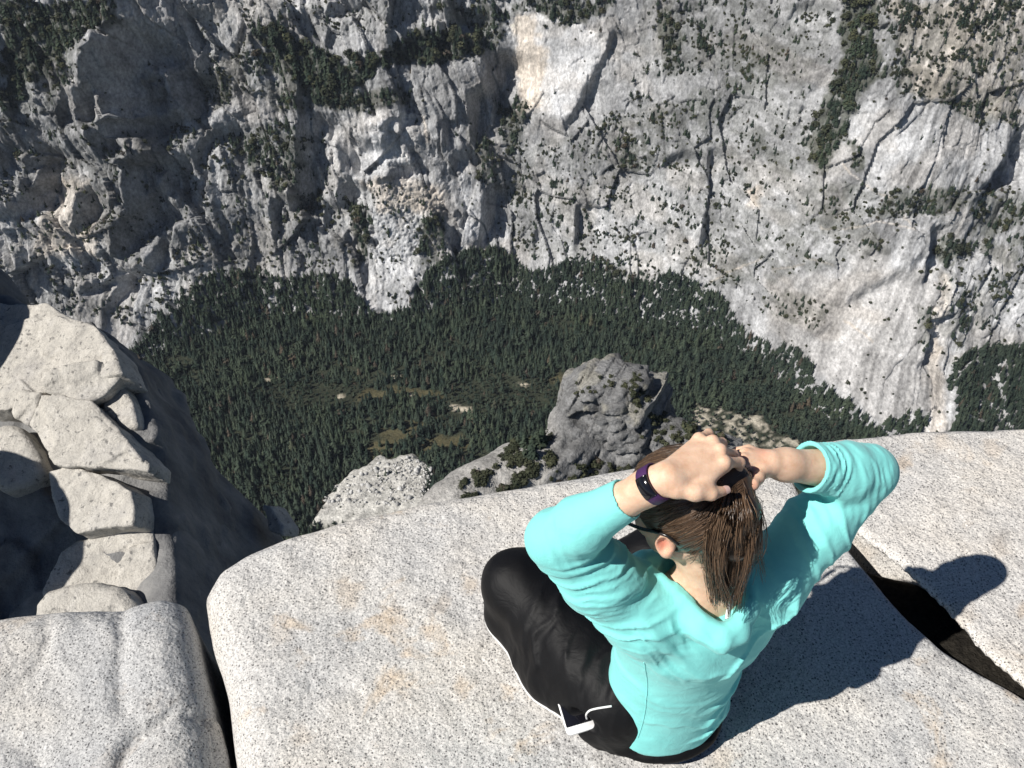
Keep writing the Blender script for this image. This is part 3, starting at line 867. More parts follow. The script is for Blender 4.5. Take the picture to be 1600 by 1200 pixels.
# ------------------------------------------------------------------ the granite we stand on
def granite(name, tint=(1, 1, 1), stain=.5, base=.60, fine=1.0):
    m = NT(name); v = m.ob()
    g1 = m.noise(v, 165 * fine, 3, .75)
    big = m.noise(v, 2.3, 4, .6)
    mid = m.noise(v, 9.0, 4, .6)
    col = m.ramp(g1, [(.30, (.33 * base, .32 * base, .32 * base)), (.44, (.86 * base, .84 * base, .81 * base)), (.56, (1.06 * base, 1.03 * base, .98 * base)), (.72, (1.32 * base, 1.29 * base, 1.24 * base))])
    # warm and cool clouds, tan stains, dark lichen
    col = m.mix(.6, col, m.ramp(big, [(.32, (.80, .83, .88)), (.5, (1.0, 1.0, 1.0)), (.7, (1.10, 1.03, .93))]), 'MULTIPLY')
    st = m.math('MULTIPLY', m.ramp(m.noise(m.map(v, (1, 1, 1)), 5.2, 6, .66, .5), [(.585, 0.0), (.67, 1.0)]), stain)
    col = m.mix(st, col, m.mix(.75, col, (.62, .46, .29), 'MIX'))
    sp = m.attr('stain', 'Fac')
    col = m.mix(m.math('MULTIPLY', sp, .42), col, m.ramp(g1, [(.3, (.22, .15, .09)), (.6, (.60, .44, .27))]))
    dk = m.ramp(mid, [(.60, 0.0), (.74, .35)])
    col = m.mix(dk, col, (.16, .15, .15))
    # black mica flecks of two sizes
    for sc, thr, pick, amt in ((135 * fine, .30, .62, .8), (260 * fine, .34, .50, .6), (62 * fine, .17, .84, .85)):
        vo = m.n('ShaderNodeTexVoronoi', {'Vector': v, 'Scale': sc, 'Randomness': 1.0})
        near = m.math('LESS_THAN', vo.outputs['Distance'], thr)
        sep = m.n('ShaderNodeSeparateColor', {'Color': vo.outputs['Color']})
        sel = m.math('GREATER_THAN', sep.outputs[0], pick)
        col = m.mix(m.math('MULTIPLY', m.math('MULTIPLY', near, sel), amt), col, (.050, .048, .050))
    col = m.mix(1.0, col, tint, 'MULTIPLY')
    b1 = m.bump(g1, .45, .003)
    b2 = m.bump(m.noise(v, 42, 4, .65), .5, .010, b1)
    b3 = m.bump(mid, .5, .05, b2)
    return m.out(col, .85, b3, .25)
MAT_GRAN = granite('speckled_granite')
MAT_GRAN_R = granite('pale_granite', (1.0, .985, .97), .25, .64)
MAT_GRAN_L = granite('grey_granite', (.95, .965, .985), .25, .55)
m = NT('weathered_granite'); v = m.ob()
col = m.ramp(m.noise(v, 5, 6, .65), [(.28, (.36, .345, .32)), (.5, (.50, .475, .43)), (.75, (.60, .575, .53))])
col = m.mix(m.ramp(m.noise(v, 1.7, 5, .65), [(.55, 0.0), (.72, .6)]), col, (.33, .32, .32))
col = m.mix(m.ramp(m.noise(v, 14, 3, .6), [(.60, 0.0), (.68, .75)]), col, (.09, .09, .09))
col = m.mix(m.ramp(m.noise(m.map(v, (1, 1, 1), (.3, .2, .5)), 2.6, 7, .7, 1.2), [(.485, 0.0), (.5, .55), (.515, 0.0)]), col, (.14, .13, .12))
col = m.mix(m.ramp(m.noise(v, 60, 2, .6), [(.3, .35), (.55, 0.0)]), col, (.22, .21, .20))
MAT_LEDGE = m.out(col, .88, m.bump(m.noise(v, 9, 6, .65), .8, .05, m.bump(m.noise(v, 55, 3), .5, .008)), .2)
m = NT('shade_toned_granite'); v = m.ob()
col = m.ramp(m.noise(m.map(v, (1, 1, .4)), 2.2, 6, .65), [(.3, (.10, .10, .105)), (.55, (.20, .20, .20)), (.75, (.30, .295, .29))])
MAT_SHADED_ROCK = m.out(col, .9, m.bump(m.noise(v, 6, 6, .65), .8, .08), .2)  # dark copy of the ridge granite, its shade painted into the colour

def slab(name, poly, n, org, depth, R, mats, label, cat, res=.014, amp=.02, edge=.03, nsc=1.6, cracks=(), seed=1, group=None, chips=0.0, rim=None, spots=(), under=0.0):
    """a rock with the given outline on the plane (org, n), rounded rim, going down `depth` along -n;
       poly in pixels of the photograph is laid on that plane; cracks: pixel polylines with width and depth"""
    n = np.array(n, float); n /= np.linalg.norm(n); org = np.array(org, float)
    def onp(px, py):
        d = ray(px, py); return CAMP + d * (((org - CAMP) @ n) / (d @ n))
    ex = np.cross([0, 1, 0], n); ex /= np.linalg.norm(ex); ey = np.cross(n, ex)
    loc = lambda p: ((p - org) @ ex, (p - org) @ ey)
    P2 = [loc(onp(*p)) if not isinstance(p[0], str) else loc(np.array([p[1], p[2], org[2]])) for p in poly]
    xs = [p[0] for p in P2]; ys = [p[1] for p in P2]; mg = .12 + 4 * res + edge * 2
    vol = Vol((min(xs) - mg, min(ys) - mg, -depth - mg * .5), (max(xs) + mg, max(ys) + mg, .08 + amp * 4), res)
    X, Y, Z = vol.coords()
    x2, y2 = X[:, :, 0] + 0 * Y[:, :, 0], Y[:, :, 0] + 0 * X[:, :, 0]
    d2 = poly_sd(x2, y2, P2)
    if rim is not None: R = rim(x2 + org[0], y2 + org[1])[:, :, None]
    top = amp * 2.4 * (fbm(x2 * nsc, y2 * nsc, oct=4, seed=seed) - .5) + amp * .5 * (fbm(x2 * nsc * 6, y2 * nsc * 6, oct=3, seed=seed + 3) - .5)
    if chips: top = top + chips * .9 * facets(x2 * 1.9, y2 * 1.9, seed + 17, 1.6)[0]
    for pts, w, dp in cracks:
        q = [loc(onp(*p)) for p in pts]
        wob = (fbm(x2 * 14, y2 * 14, oct=3, seed=seed + 7) - .5) * w * 3
        top = top - dp * np.exp(-np.maximum(line_d(x2, y2, q) + wob * .35, 0) ** 2 / (w * w))
    en = edge * 2.2 * (fbm(X * nsc * 1.4, Y * nsc * 1.4, Z * nsc * 1.4, oct=4, seed=seed + 11) - .5)
    if chips: en = en + chips * np.abs(fbm(X * nsc * 3.1, Y * nsc * 3.1, Z * nsc * 3.1, oct=3, seed=seed + 13, ridged=True) - .5)
    a = d2[:, :, None] + en - .3 * R
    if under: a = a + under * sstep(-.012, -.05, Z + 0 * a)
    b = Z - top[:, :, None]
    b2 = -Z - depth
    wz = np.maximum(b, b2)
    u, w = np.maximum(a + R, 0), np.maximum(wz + R, 0)
    vol.f = (np.minimum(np.maximum(a, wz) + R, 0) * 1.0 + np.sqrt(u * u + w * w) - R).astype(np.float32)
    V, Q = vol.mesh(1)
    W = org + V[:, :1] * ex + V[:, 1:2] * ey + V[:, 2:] * n
    c = W.mean(0)
    stn = np.zeros(len(W), np.float32)
    if len(spots):
        wx_, wy_ = proj(W); f_ = fbm(wx_ / 11, wy_ / 9, oct=5, seed=seed + 31, gain=.62) * 2.4 - .25
        for sx, sy, sr, sa in spots:
            stn = np.maximum(stn, sa * sstep(1.15, .45, np.hypot(wx_ - sx, wy_ - sy) / sr / np.maximum(f_, .05)))
    o = link(name, make_mesh(name, W - c, Q, cols={'stain': stn}), mats); o.location = c
    tag(o, label, cat, group)
    return o

MAIN = slab('granite_slab', [('w', -.62, -.6), (385,1240), (382,1180), (372,1110), (360,1050), (345,1000), (334,955), (330,915), (346,885), (382,862), (440,838), (550,806), (660,783), (800,757), (960,734), (1080,714), (1170,702), (1222,722), (1250,772), (1313,838), (1355,889), (1423,962), (1477,1010), (1600,1087), (1760,1200), ('w', 1.5, -.6)],
     (0, 0, 1), (0, 0, 0), .9, .10, MAT_GRAN, 'broad speckled granite slab carrying the seated person', 'rock slab', res=.0115, amp=.011, edge=.022, seed=3, rim=lambda x, y: .03 + .06 * sstep(.95, .2, x),
     spots=[(545,925,26,.7),(612,965,24,.8),(670,985,13,.9),(636,1018,10,.6),(622,1065,24,.8),(722,1072,18,.9),(735,912,16,.8),(690,945,18,.5),(860,815,30,.5),(440,985,30,.4),(1130,1190,30,.6),(470,1150,20,.5),(930,800,22,.5)],
     cracks=[([(508,925),(530,912),(545,905)], .006, .006), ([(655,890),(665,905)], .004, .005), ([(690,945),(705,925)], .005, .006), ([(590,1085),(640,1070),(720,1060)], .006, .006), ([(1090,1180),(1094,1140)], .004, .006), ([(430,1110),(520,1070),(560,1078)], .012, .008)])
RIGHT = slab('granite_slab', [(1238,745), (1252,700), (1285,688), (1400,673), (1500,667), (1600,666), (1750,668), (2000,690), ('w', 3.0, .9), ('w', 2.6, .2), ('w', 1.75, .55), (1622,1092), (1578,1054), (1535,1010), (1494,962), (1446,908), (1394,868), (1350,840), (1317,810), (1276,776)],
     (0, 0, 1), (1.4, 1.6, .015), .9, .032, MAT_GRAN_R, 'pale granite slab beyond the dark crack, behind the raised right elbow', 'rock slab', res=.014, amp=.012, edge=.022, seed=23, under=.11, spots=[(1410,727,14,1.0),(1420,722,8,1.0),(1598,955,14,.9),(1550,700,20,.6),(1470,690,16,.5),(1560,860,22,.4),(1340,870,26,.5),(1500,960,26,.5)])
m = NT('crack_shade_paint'); v = m.ob()
MAT_CRACK_SHADE = m.out(m.ramp(m.noise(v, 60, 5, .7), [(.3, (.012, .011, .010)), (.7, (.045, .040, .033))]), .95, m.bump(m.noise(v, 45, 5, .7), 1.0, .02), .05)
o = slab('shade_filler', [('w', .62, .45), ('w', 1.75, .45), ('w', 1.75, 1.0), ('w', 1.2, 1.5), ('w', .80, 1.62), ('w', .55, 1.5)], (0, 0, 1), (1.1, 1.0, -.115), .25, .03, MAT_CRACK_SHADE, 'near-black filler added to paint shade into the crack between the two slabs', 'shade_filler', res=.02, amp=.02, edge=.02, seed=29)  # near-black filler added so the sunlit gap looks like deep shade
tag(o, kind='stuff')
LEFTB = slab('boulder', [(-260,990), (-100,972), (0,955), (90,945), (180,944), (240,928), (262,932), (276,968), (284,1010), (294,1070), (304,1130), (312,1200), ('w', -.78, -.3), ('w', -2.4, -.3), ('w', -2.6, .9)],
     (-.06, -.05, 1), (-1.1, 1.15, .0), .9, .10, MAT_GRAN_L, 'rough grey granite boulder with branching cracks across a narrow gap', 'boulder', res=.0135, amp=.02, edge=.03, seed=37,
     cracks=[([(268,1112),(240,1132),(215,1150),(190,1178),(180,1215)], .014, .030), ([(284,1110),(300,1108),(325,1112)], .013, .026), ([(182,945),(190,1000),(186,1060),(192,1110)], .015, .018), ([(20,1080),(60,1040),(75,1000),(72,960)], .012, .012), ([(0,1150),(40,1170),(70,1215)], .01, .012)])
LOW = slab('boulder', [(196,1182), (225,1146), (262,1122), (300,1112), (322,1128), (334,1180), (340,1240), ('w', -.72, .5), ('w', -1.1, .5)],
     (.12, -.1, 1), (-.80, .92, -.045), .6, .07, MAT_GRAN_L, 'low rounded boulder wedged beside the slab, under a branching crack', 'boulder', res=.012, amp=.016, edge=.022, seed=41)

# the blocky ridge on the left, a few steps away and lower
NL = np.array((-.2, -.42, .88)); NL = NL / np.linalg.norm(NL)
RP0 = PD(190, 870, 9.0)
def ridge_t(px, py, lift=0.0):
    d = ray(px, py)
    return ((RP0 + NL * lift - CAMP) @ NL) / (d @ NL)
def ledge(name, poly, n, at, lift, depth, R, label, seed, mats=None, res=.024, amp=.022, edge=.05, chips=.05, cat='rock block', t=None):
    return slab(name, poly, n, PD(at[0], at[1], ridge_t(at[0], at[1], lift) if t is None else t), depth, R, mats or MAT_LEDGE, label, cat, res=res, amp=amp, edge=edge, nsc=.9, seed=seed, chips=chips)
ledge('rock_block', [(-200,465),(20,472),(72,471),(118,494),(152,512),(182,546),(196,586),(130,600),(66,610),(30,640),(-200,650)], (-.24,-.36,.9), (100,540), .30, .42, .01, 'upper tan rock ledge, half in shade, at the head of the left ridge', 51, edge=.05, chips=.05)
ledge('rock_block', [(66,584),(98,570),(150,564),(180,575),(192,590),(165,618),(138,630),(100,622),(68,612)], (-.02,-.55,.83), (125,600), .40, .42, .01, 'small grey wedge block between two tan ledges of the left ridge', 53, amp=.02, edge=.04, res=.03)
ledge('rock_block', [(150,606),(184,592),(205,630),(216,668),(196,672),(170,650),(146,630)], (-.2,-.42,.88), (180,630), .16, .26, .04, 'narrow tan block with a shaded right side above the largest block', 54, amp=.02, edge=.03, res=.03)
ledge('rock_block', [(6,618),(30,606),(62,612),(54,640),(40,668),(22,655)], (-.35,-.5,.8), (35,640), .35, .4, .04, 'small pointed white block beside the big tan block', 55, amp=.01, edge=.03, res=.025)
ledge('rock_block', [(62,612),(100,616),(142,626),(182,664),(238,722),(236,742),(160,734),(84,728),(60,692),(42,662)], (-.16,-.46,.87), (140,680), .36, .40, .01, 'largest tan trapezoid block in the middle of the left ridge', 57, amp=.02, edge=.035, chips=.06, res=.022)
ledge('rock_block', [(76,736),(105,728),(150,736),(206,764),(210,795),(206,820),(150,828),(118,838),(92,815),(80,780)], (-.30,-.40,.87), (145,785), .34, .38, .01, 'grey square block with a chipped lower edge below the tan block', 59, amp=.015, edge=.03, res=.02, chips=.05)
ledge('rock_block', [(120,842),(160,834),(232,806),(240,850),(250,935),(190,960),(100,980),(60,930),(90,860)], (-.12,-.42,.90), (190,870), .12, .3, .01, 'smooth tan ramp at the foot of the left ridge', 61, edge=.05)
ledge('boulder', [(70,925),(100,914),(150,908),(185,922),(210,945),(200,985),(60,990),(55,945)], (-.05,-.42,.90), (130,940), .45, .8, .13, 'low brown boulder partly in shade behind the near grey boulder', 63, cat='boulder', amp=.03)
ledge('boulder', [(-30,672),(0,662),(26,668),(50,696),(66,730),(40,750),(0,765),(-40,740)], (-.1,-.4,.9), (10,700), .35, .6, .12, 'brown boulder at the picture edge beside the tan block', 65, cat='boulder', res=.04, amp=.03)
ledge('rock_ridge', [(-400,420),(0,458),(60,476),(150,512),(190,545),(216,602),(246,690),(268,800),(292,930),(280,1010),(-420,1010)], NL, (190,870), 0.0, 1.5, .10, 'rock ridge of shaded granite that carries the tan blocks', 67, mats=MAT_SHADED_ROCK, res=.06, amp=.06, edge=.12, cat='rock ridge', chips=.16)
ledge('dark_cliff', [(182,535),(222,570),(256,618),(296,676),(342,728),(392,782),(428,812),(446,842),(440,960),(300,1030),(268,1000),(262,840),(232,690)], (.84,.28,.46), (262,840), 0, 1.2, .08, 'smooth dark rock face in full shade dropping off the left ridge', 69, mats=MAT_SHADED_ROCK, res=.06, amp=.07, edge=.10, cat='cliff', t=9.0, chips=.05)
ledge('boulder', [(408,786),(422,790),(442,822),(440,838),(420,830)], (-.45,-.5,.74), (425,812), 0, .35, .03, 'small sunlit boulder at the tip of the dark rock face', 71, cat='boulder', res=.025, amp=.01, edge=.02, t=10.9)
ledge('dark_cliff', [(-300,200),(-60,345),(0,410),(24,440),(52,472),(20,500),(-300,560)], (.84,.1,.53), (20,450), 0, 1.5, .10, 'dark rock shoulder at the top of the left ridge', 73, mats=MAT_SHADED_ROCK, res=.07, amp=.05, edge=.08, cat='cliff', t=12.2)
# two unseen boulders added left of the picture to throw shade on the ridge
def offboulder(c, r, seed, label):
    vol = Vol(np.array(c) - np.array(r) * 1.5, np.array(c) + np.array(r) * 1.5, .07)
    vol.ell(c, np.eye(3), r, 0)
    X, Y, Z = vol.coords()
    vol.f = vol.f * .8 + .45 * (fbm(X * .9, Y * .9, Z * .9, oct=4, seed=seed) - .5)
    V, Q = vol.mesh(1); V = V - np.array(c, np.float32)
    o = link('boulder', make_mesh('boulder', V, Q), MAT_LEDGE); o.location = c
    return tag(o, label, 'boulder')
def shade_from(px, py, t, k):
    return PD(px, py, t) + SUN_DIR * k
offboulder(shade_from(10, 850, ridge_t(10,850), 3.0), (1.05, 1.0, 1.1), 75, 'big unseen boulder added outside the picture to shade the ridge foot')
offboulder(shade_from(-30, 560, ridge_t(-30,560), 2.2), (.75, 1.0, .9), 76, 'tall unseen boulder added outside the picture to shade the upper ledge')

# ------------------------------------------------------------------ rock knob and its spur below the slab
def knob_mesh():
    C = PD(958, 665, 400)
    vol = Vol(C - [100, 66, 84], C + [60, 62, 46], .80)
    X, Y, Z = vol.coords()
    dx, dy, dz = X - C[0], Y - C[1], Z - C[2]
    warp = 5 * (fbm(X / 30, Y / 30, Z / 30, oct=3, seed=101) - .5)
    planes = [((-.30, -.90, .30), 17), ((.86, -.46, .22), 19), ((.95, .22, .22), 36), ((-.10, .05, 1), 26), ((-.97, .10, .20), 27), ((0, .97, .25), 26), ((.45, .1, .88), 33), ((-.6, -.2, .75), 28)]
    d = None
    for nn, off in planes:
        nn = np.array(nn) / np.linalg.norm(nn)
        p = dx * nn[0] + dy * nn[1] + dz * nn[2] - off
        if d is None: d = p
        else:
            h = np.maximum(7 - np.abs(d - p), 0) / 7
            d = np.maximum(d, p) + h * h * 7 * .25
    vol.f = (d + warp).astype(np.float32)
    # right shoulder
    a = [PD(1000, 690, 404), PD(1055, 706, 400), PD(1105, 735, 394), PD(1150, 775, 386)]
    vol.chain(a, [15, 15, 15, 16], 8)
    vol.chain([q + [0, 6, -34] for q in a], [26, 27, 28, 28], 12)
    # spur running down to the left
    b = [PD(880, 728, 396), PD(810, 754, 388), PD(742, 780, 378), PD(700, 808, 368), PD(668, 856, 356)]
    vol.chain(b, [17, 16, 14, 12, 12], 10)
    vol.chain([q + [10, -4, -30] for q in b], [30, 27, 23, 20, 18], 14)
    smoothp = sstep(-12, -40, dx)
    ii, Xs, Ys, Zs = vol.shell(9)
    along = Xs * .9 - Ys * .45
    sm = sstep(-14, -42, Xs - C[0])
    wz = 4 * (fbm(along / 12, Zs / 12, oct=3, seed=102) - .5)
    add = 0
    for sc, amp, sd in ((17, 5.0, 441), (8, 3.0, 451), (3.6, 1.4, 461)):
        fh, fe = facets((along + wz + .15 * Zs) / sc, (Zs + wz) / (sc * .8), sd, 1.3)
        add = add + amp * fh + amp * .22 * (1 - sstep(.02, .12, fe))
    add = add * (1 - .8 * sm) + 3 * sm * (fbm(Xs / 14, Ys / 14, Zs / 14, oct=3, seed=107) - .5)
    vol.f[ii] += (add + .8 * (fbm(Xs / 3, Ys / 3, Zs / 3, oct=2, seed=108) - .5)).astype(np.float32)
    V, Q = vol.mesh(1)
    return V, Q, C
KV, KQ, KC = knob_mesh()
kpx, kpy = proj(KV)
spur = 1 - sstep(835, 885, kpx)
kn = fbm(KV[:, 0] / 16, KV[:, 1] / 16, KV[:, 2] / 16, oct=4, seed=111)
kn2 = fbm(KV[:, 0] / 5, KV[:, 1] / 5, KV[:, 2] / 9, oct=3, seed=113)
kt = .185 + .22 * (kn - .5) + .2 * (kn2 - .5)
kc = kt[:, None] * np.array([1.0, 1.0, 1.0])
kc = kc * (1 - spur[:, None]) + spur[:, None] * (.36 + .25 * (kn - .5) + .2 * (kn2 - .5))[:, None] * np.array([1.03, 1.0, .95])
pl = sstep(.5, .62, fbm(KV[:, 0] / 9, KV[:, 1] / 9, KV[:, 2] / 9, oct=3, seed=115)) * (KV[:, 2] > KC[2] + 14)
kc = kc * (1 - .5 * pl[:, None]) + .5 * pl[:, None] * np.array([.36, .34, .28])
o = link('rock_knob', make_mesh('rock_knob', KV, KQ, smooth=False, cols=np.clip(kc, .03, .7)), None)
m = NT('knob_granite'); v = m.ob()
col = m.mix(1.0, m.attr('tone'), m.ramp(m.noise(v, .7, 6, .68), [(.28, .5), (.5, .95), (.75, 1.45)]), 'MULTIPLY')
MAT_KNOB = m.out(col, .92, m.bump(m.noise(v, .55, 7, .65), 1, 1.6), .1)
o.data.materials.append(MAT_KNOB)
tag(o, kind='structure')
KB = BVHTree.FromPolygons([tuple(p) for p in KV], [tuple(q) for q in KQ])

def hit(px, py):
    d = Vector(ray(px, py)).normalized()
    r = KB.ray_cast(Vector(CAMP), d)
    return r[0]
# bushes and small pines that grow on the spur and the knob
SP = []
def spots(poly, n, hmin, hmax, kinds, seed):
    r = random.Random(seed); xs = [p[0] for p in poly]; ys = [p[1] for p in poly]; c = 0
    for _ in range(n * 40):
        if c >= n: break
        x, y = r.uniform(min(xs), max(xs)), r.uniform(min(ys), max(ys))
        if poly_sd(np.array([x]), np.array([y]), poly)[0] > 0: continue
        if vnoise(np.array([x / 16.0]), np.array([y / 16.0]), seed=seed)[0] < .42: continue
        p = hit(x, y)
        if p is None: continue
        SP.append((p, r.uniform(hmin, hmax), r.choice(kinds))); c += 1
spots([(800,690),(850,672),(868,690),(866,750),(800,770),(770,770),(775,730)], 170, 1.8, 4.6, [4, 4, 5], 5)
spots([(700,770),(745,735),(770,740),(760,775),(705,785)], 85, 1.6, 4.0, [4, 4, 5], 6)
spots([(806,680),(830,672),(850,690),(845,715),(810,715)], 12, 6, 11, [0, 1, 1], 7)
spots([(750,700),(800,692),(800,720),(750,730)], 10, 2.5, 4, [4], 8)
spots([(985,590),(1035,600),(1080,660),(1060,700),(1000,690)], 46, 2, 4.5, [4, 5, 5], 9)
spots([(870,735),(985,712),(985,740),(870,760)], 40, 1.8, 4, [4, 4, 5], 10)
spots([(900,590),(1000,582),(1020,600),(900,620)], 22, 1.5, 3, [4], 11)
spots([(1070,660),(1130,690),(1130,720),(1080,720)], 22, 4, 8, [4, 5, 1], 12)
for p, h, k in SP:
    if k >= 4:
        o = place('shrub', ME_SHRUBS[k - 4], p - Vector((0, 0, .12 * h)), h, RNG.uniform(0, 6.28), 'low spreading shrub growing on the rock knob' if k == 4 else 'taller round bush growing on the rock knob', 'shrub', 'low shrubs on the rock knob' if k == 4 else 'round bushes on the rock knob', 1.25)
        src.setdefault(k, o)
    else:
        place('pine_tree', ME_TREES[k], p - Vector((0, 0, .3)), h, RNG.uniform(0, 6.28), 'small conifer growing on the pale spur of the rock knob', 'tree', 'small conifers on the spur', 1.3)
instancer('cliff_trees', *tw, [0, 1, 2, 3, 4, 5], [src[k] for k in range(6)])
# ------------------------------------------------------------------ the seated person
A = lambda *v: np.array(v, float)
fwd = A(-.28, .96, 0); rt = A(.96, .28, 0); upv = A(0, 0, 1)
PEL = A(.355, 1.03, .115); WAI = A(.358, 1.010, .29); CHE = A(.372, .995, .44); NB = A(.380, .985, .575)
SH_L = A(.248, .955, .525); SH_R = A(.500, 1.010, .545)
EL_L = PZ(866, 842, .735); WR_L = PZ(1042, 745, .925)
EL_R = PZ(1358, 738, .755); WR_R = PZ(1203, 724, .850)
HIP_L = A(.275, 1.035, .115); HIP_R = A(.425, 1.075, .115)
KN_L = PZ(806, 912, .165); AN_L = PZ(990, 888, .085)
KN_R = A(.50, 1.42, .165); AN_R = PZ(940, 905, .06)
HF = A(-.77, .56, -.30); HF /= np.linalg.norm(HF)
HL = np.cross(upv, HF); HL /= np.linalg.norm(HL)
HU = np.cross(HF, HL)
# lean the head a little towards its own right
ang = math.radians(-6); HL, HU = HL * math.cos(ang) + HU * math.sin(ang), HU * math.cos(ang) - HL * math.sin(ang)
HR = np.stack([HF, HL, HU])
HC = PZ(1038, 850, .738) - HL * .084 + HU * .008
hp = lambda f, l, u: HC + HF * f + HL * l + HU * u

FING_L = {  # left hand, knuckle by knuckle
 'index': [(1131,722,.930), (1156,723,.905), (1150,742,.876), (1134,750,.868)],
 'middle': [(1125,704,.934), (1146,711,.900), (1140,726,.872), (1126,736,.866)],
 'ring': [(1113,690,.932), (1128,692,.900), (1128,708,.872), (1114,720,.866)],
 'little': [(1092,686,.926), (1107,677,.914), (1114,690,.886), (1104,702,.878)]}
RAD_L = {'index': (.0098, .0088, .0078, .0066), 'middle': (.0098, .0088, .0078, .0066), 'ring': (.0094, .0084, .0074, .0062), 'little': (.0086, .0077, .0068, .0058)}
THUMB_L = [(1058,764,.915), (1086,770,.914), (1111,772,.908), (1131,767,.900)]
FING_R = {
 'index': [(1163,728,.866), (1141,738,.868), (1128,750,.852), (1136,760,.842)],
 'middle': [(1162,717,.868), (1138,725,.862), (1122,738,.842), (1130,748,.832)],
 'ring': [(1165,708,.864), (1142,714,.852), (1128,726,.832), (1136,738,.824)],
 'little': [(1170,703,.856), (1150,706,.842), (1138,716,.824), (1144,726,.818)]}
THUMB_R = [(1190,735,.852), (1184,747,.858), (1176,757,.862), (1165,766,.860)]

def build_body(vol):
    # trunk, neck, head
    vol.ell(PEL, np.stack([rt, fwd, upv]), (.155, .115, .105), .03)
    vol.cone(PEL, WAI, .135, .108, .04, sq=(fwd, .74)); vol.cone(WAI, CHE, .108, .128, .04, sq=(fwd, .72))
    vol.cone(CHE, NB - A(0, 0, .03), .128, .07, .04, sq=(fwd, .72))
    vol.cone(SH_L, NB - A(0, 0, .02), .046, .045, .04); vol.cone(SH_R, NB - A(0, 0, .02), .046, .045, .04)
    vol.cone(NB - A(0, 0, .04), hp(-.03, 0, -.045), .055, .050, .025)
    # legs
    for h, k, a in ((HIP_L, KN_L, AN_L), (HIP_R, KN_R, AN_R)):
        vol.cone(h, k, .085, .055, .03); vol.cone(k, a, .052, .034, .03)
        f = a + (a - k) / np.linalg.norm(a - k) * .13; f[2] = .045
        vol.cone(a, f, .033, .024, .02)
    # arms
    vol.chain([SH_L, SH_L * .5 + EL_L * .5, EL_L], [.052, .045, .037], .03)
    vol.chain([EL_L, EL_L * .7 + WR_L * .3, WR_L * .85 + EL_L * .15, WR_L], [.037, .040, .0275, .0245], .02)
    vol.chain([SH_R, SH_R * .5 + EL_R * .5, EL_R], [.052, .045, .037], .03)
    vol.chain([EL_R, EL_R * .65 + WR_R * .35, WR_R * .85 + EL_R * .15, WR_R], [.037, .039, .027, .0245], .02)
    # head
    vol.ell(hp(-.012, 0, .028), HR, (.100, .078, .100), .02)
    vol.ell(hp(.035, 0, -.045), HR, (.062, .056, .070), .035)
    vol.ell(hp(.066, 0, -.088), HR, (.022, .024, .018), .025)                      # chin
    for s in (1, -1):
        vol.cone(hp(.000, s * .052, -.055), hp(.060, s * .022, -.088), .016, .014, .025)   # jaw line
        vol.ell(hp(.060, s * .034, -.022), HR, (.024, .022, .018), .02)                 # cheek
        vol.ell(hp(.092, s * .031, .008), HR, (.014, .017, .012), .012, op='cut')        # eye socket
        vol.ell(hp(.078, s * .031, .006), HR, (.0125, .0125, .0125), .003)                # eye under its lid
        vol.cone(hp(.086, s * .012, .024), hp(.078, s * .046, .026), .007, .006, .012)     # brow
    vol.cone(hp(.090, 0, .012), hp(.112, 0, -.024), .0075, .0105, .012)                # nose
    for s in (1, -1): vol.ell(hp(.098, s * .010, -.029), HR, (.011, .008, .008), .008)
    vol.ell(hp(.093, 0, -.053), HR, (.008, .020, .0055), .006); vol.ell(hp(.091, 0, -.063), HR, (.008, .017, .006), .006)
    vol.ell(hp(-.045, 0, -.035), HR, (.052, .062, .055), .02)
    # ears
    for s in (1, -1):
        e = hp(-.002, s * .081, -.006); eu = HU * .97 - HF * .24; ef = HF * .97 + HU * .24
        out = HL * s * .95 - HF * .30; out /= np.linalg.norm(out)
        R = np.stack([np.cross(eu, out), out, eu]); R /= np.linalg.norm(R, axis=1)[:, None]
        vol.ell(e + out * .004, R, (.019, .0085, .033), .006)
        vol.ell(e + out * .011 + HF * .003, R, (.0118, .0100, .0215), .002, op='cut')
        vol.ell(e - HU * .026 + out * .004 + HF * .004, R, (.010, .007, .011), .006)     # lobe
        vol.cone(e + HF * .013 + out * .004 - HU * .004, e + HF * .012 + out * .006 - HU * .012, .005, .0045, .004)
    # left hand: back of the hand uppermost, fingers curled round the hair
    mcp = {k: PZ(*v[0]) for k, v in FING_L.items()}
    for i, k in enumerate(('index', 'middle', 'ring', 'little')):
        w = WR_L + (mcp['little'] - mcp['index']) * (.10 * (i - 1.5)) 
        vol.cone(w, mcp[k] - A(0, 0, .004), .0150, .0108, .010)
    vol.cone(WR_L - A(0, 0, .004), (mcp['middle'] + mcp['ring']) / 2 - A(0, 0, .012), .0175, .0140, .015)
    for k, v in FING_L.items():
        P = [PZ(*q) for q in v]
        vol.chain(P, RAD_L[k], .004)
        vol.ell(P[0] + A(0, 0, .002), np.eye(3), (.0104, .0104, .0100), .006)
        vol.ell(P[1], np.eye(3), (RAD_L[k][1] * 1.06,) * 3, .003)
    T = [PZ(*q) for q in THUMB_L]
    vol.cone(WR_L - A(0, 0, .006), T[0], .0165, .0150, .015); vol.chain(T, [.0150, .0112, .0102, .0080], .006)
    vol.cone(T[1], mcp['index'] - A(0, 0, .010), .010, .010, .014)
    # right hand
    mcp = {k: PZ(*v[0]) for k, v in FING_R.items()}
    for k in mcp: vol.cone(WR_R, mcp[k], .0150, .0104, .010)
    for k, v in FING_R.items():
        vol.chain([PZ(*q) for q in v], (.0096, .0086, .0076, .0064), .003)
    T = [PZ(*q) for q in THUMB_R]
    vol.cone(WR_R, T[0], .0160, .0145, .012); vol.chain(T, [.0145, .0108, .0098, .0078], .006)

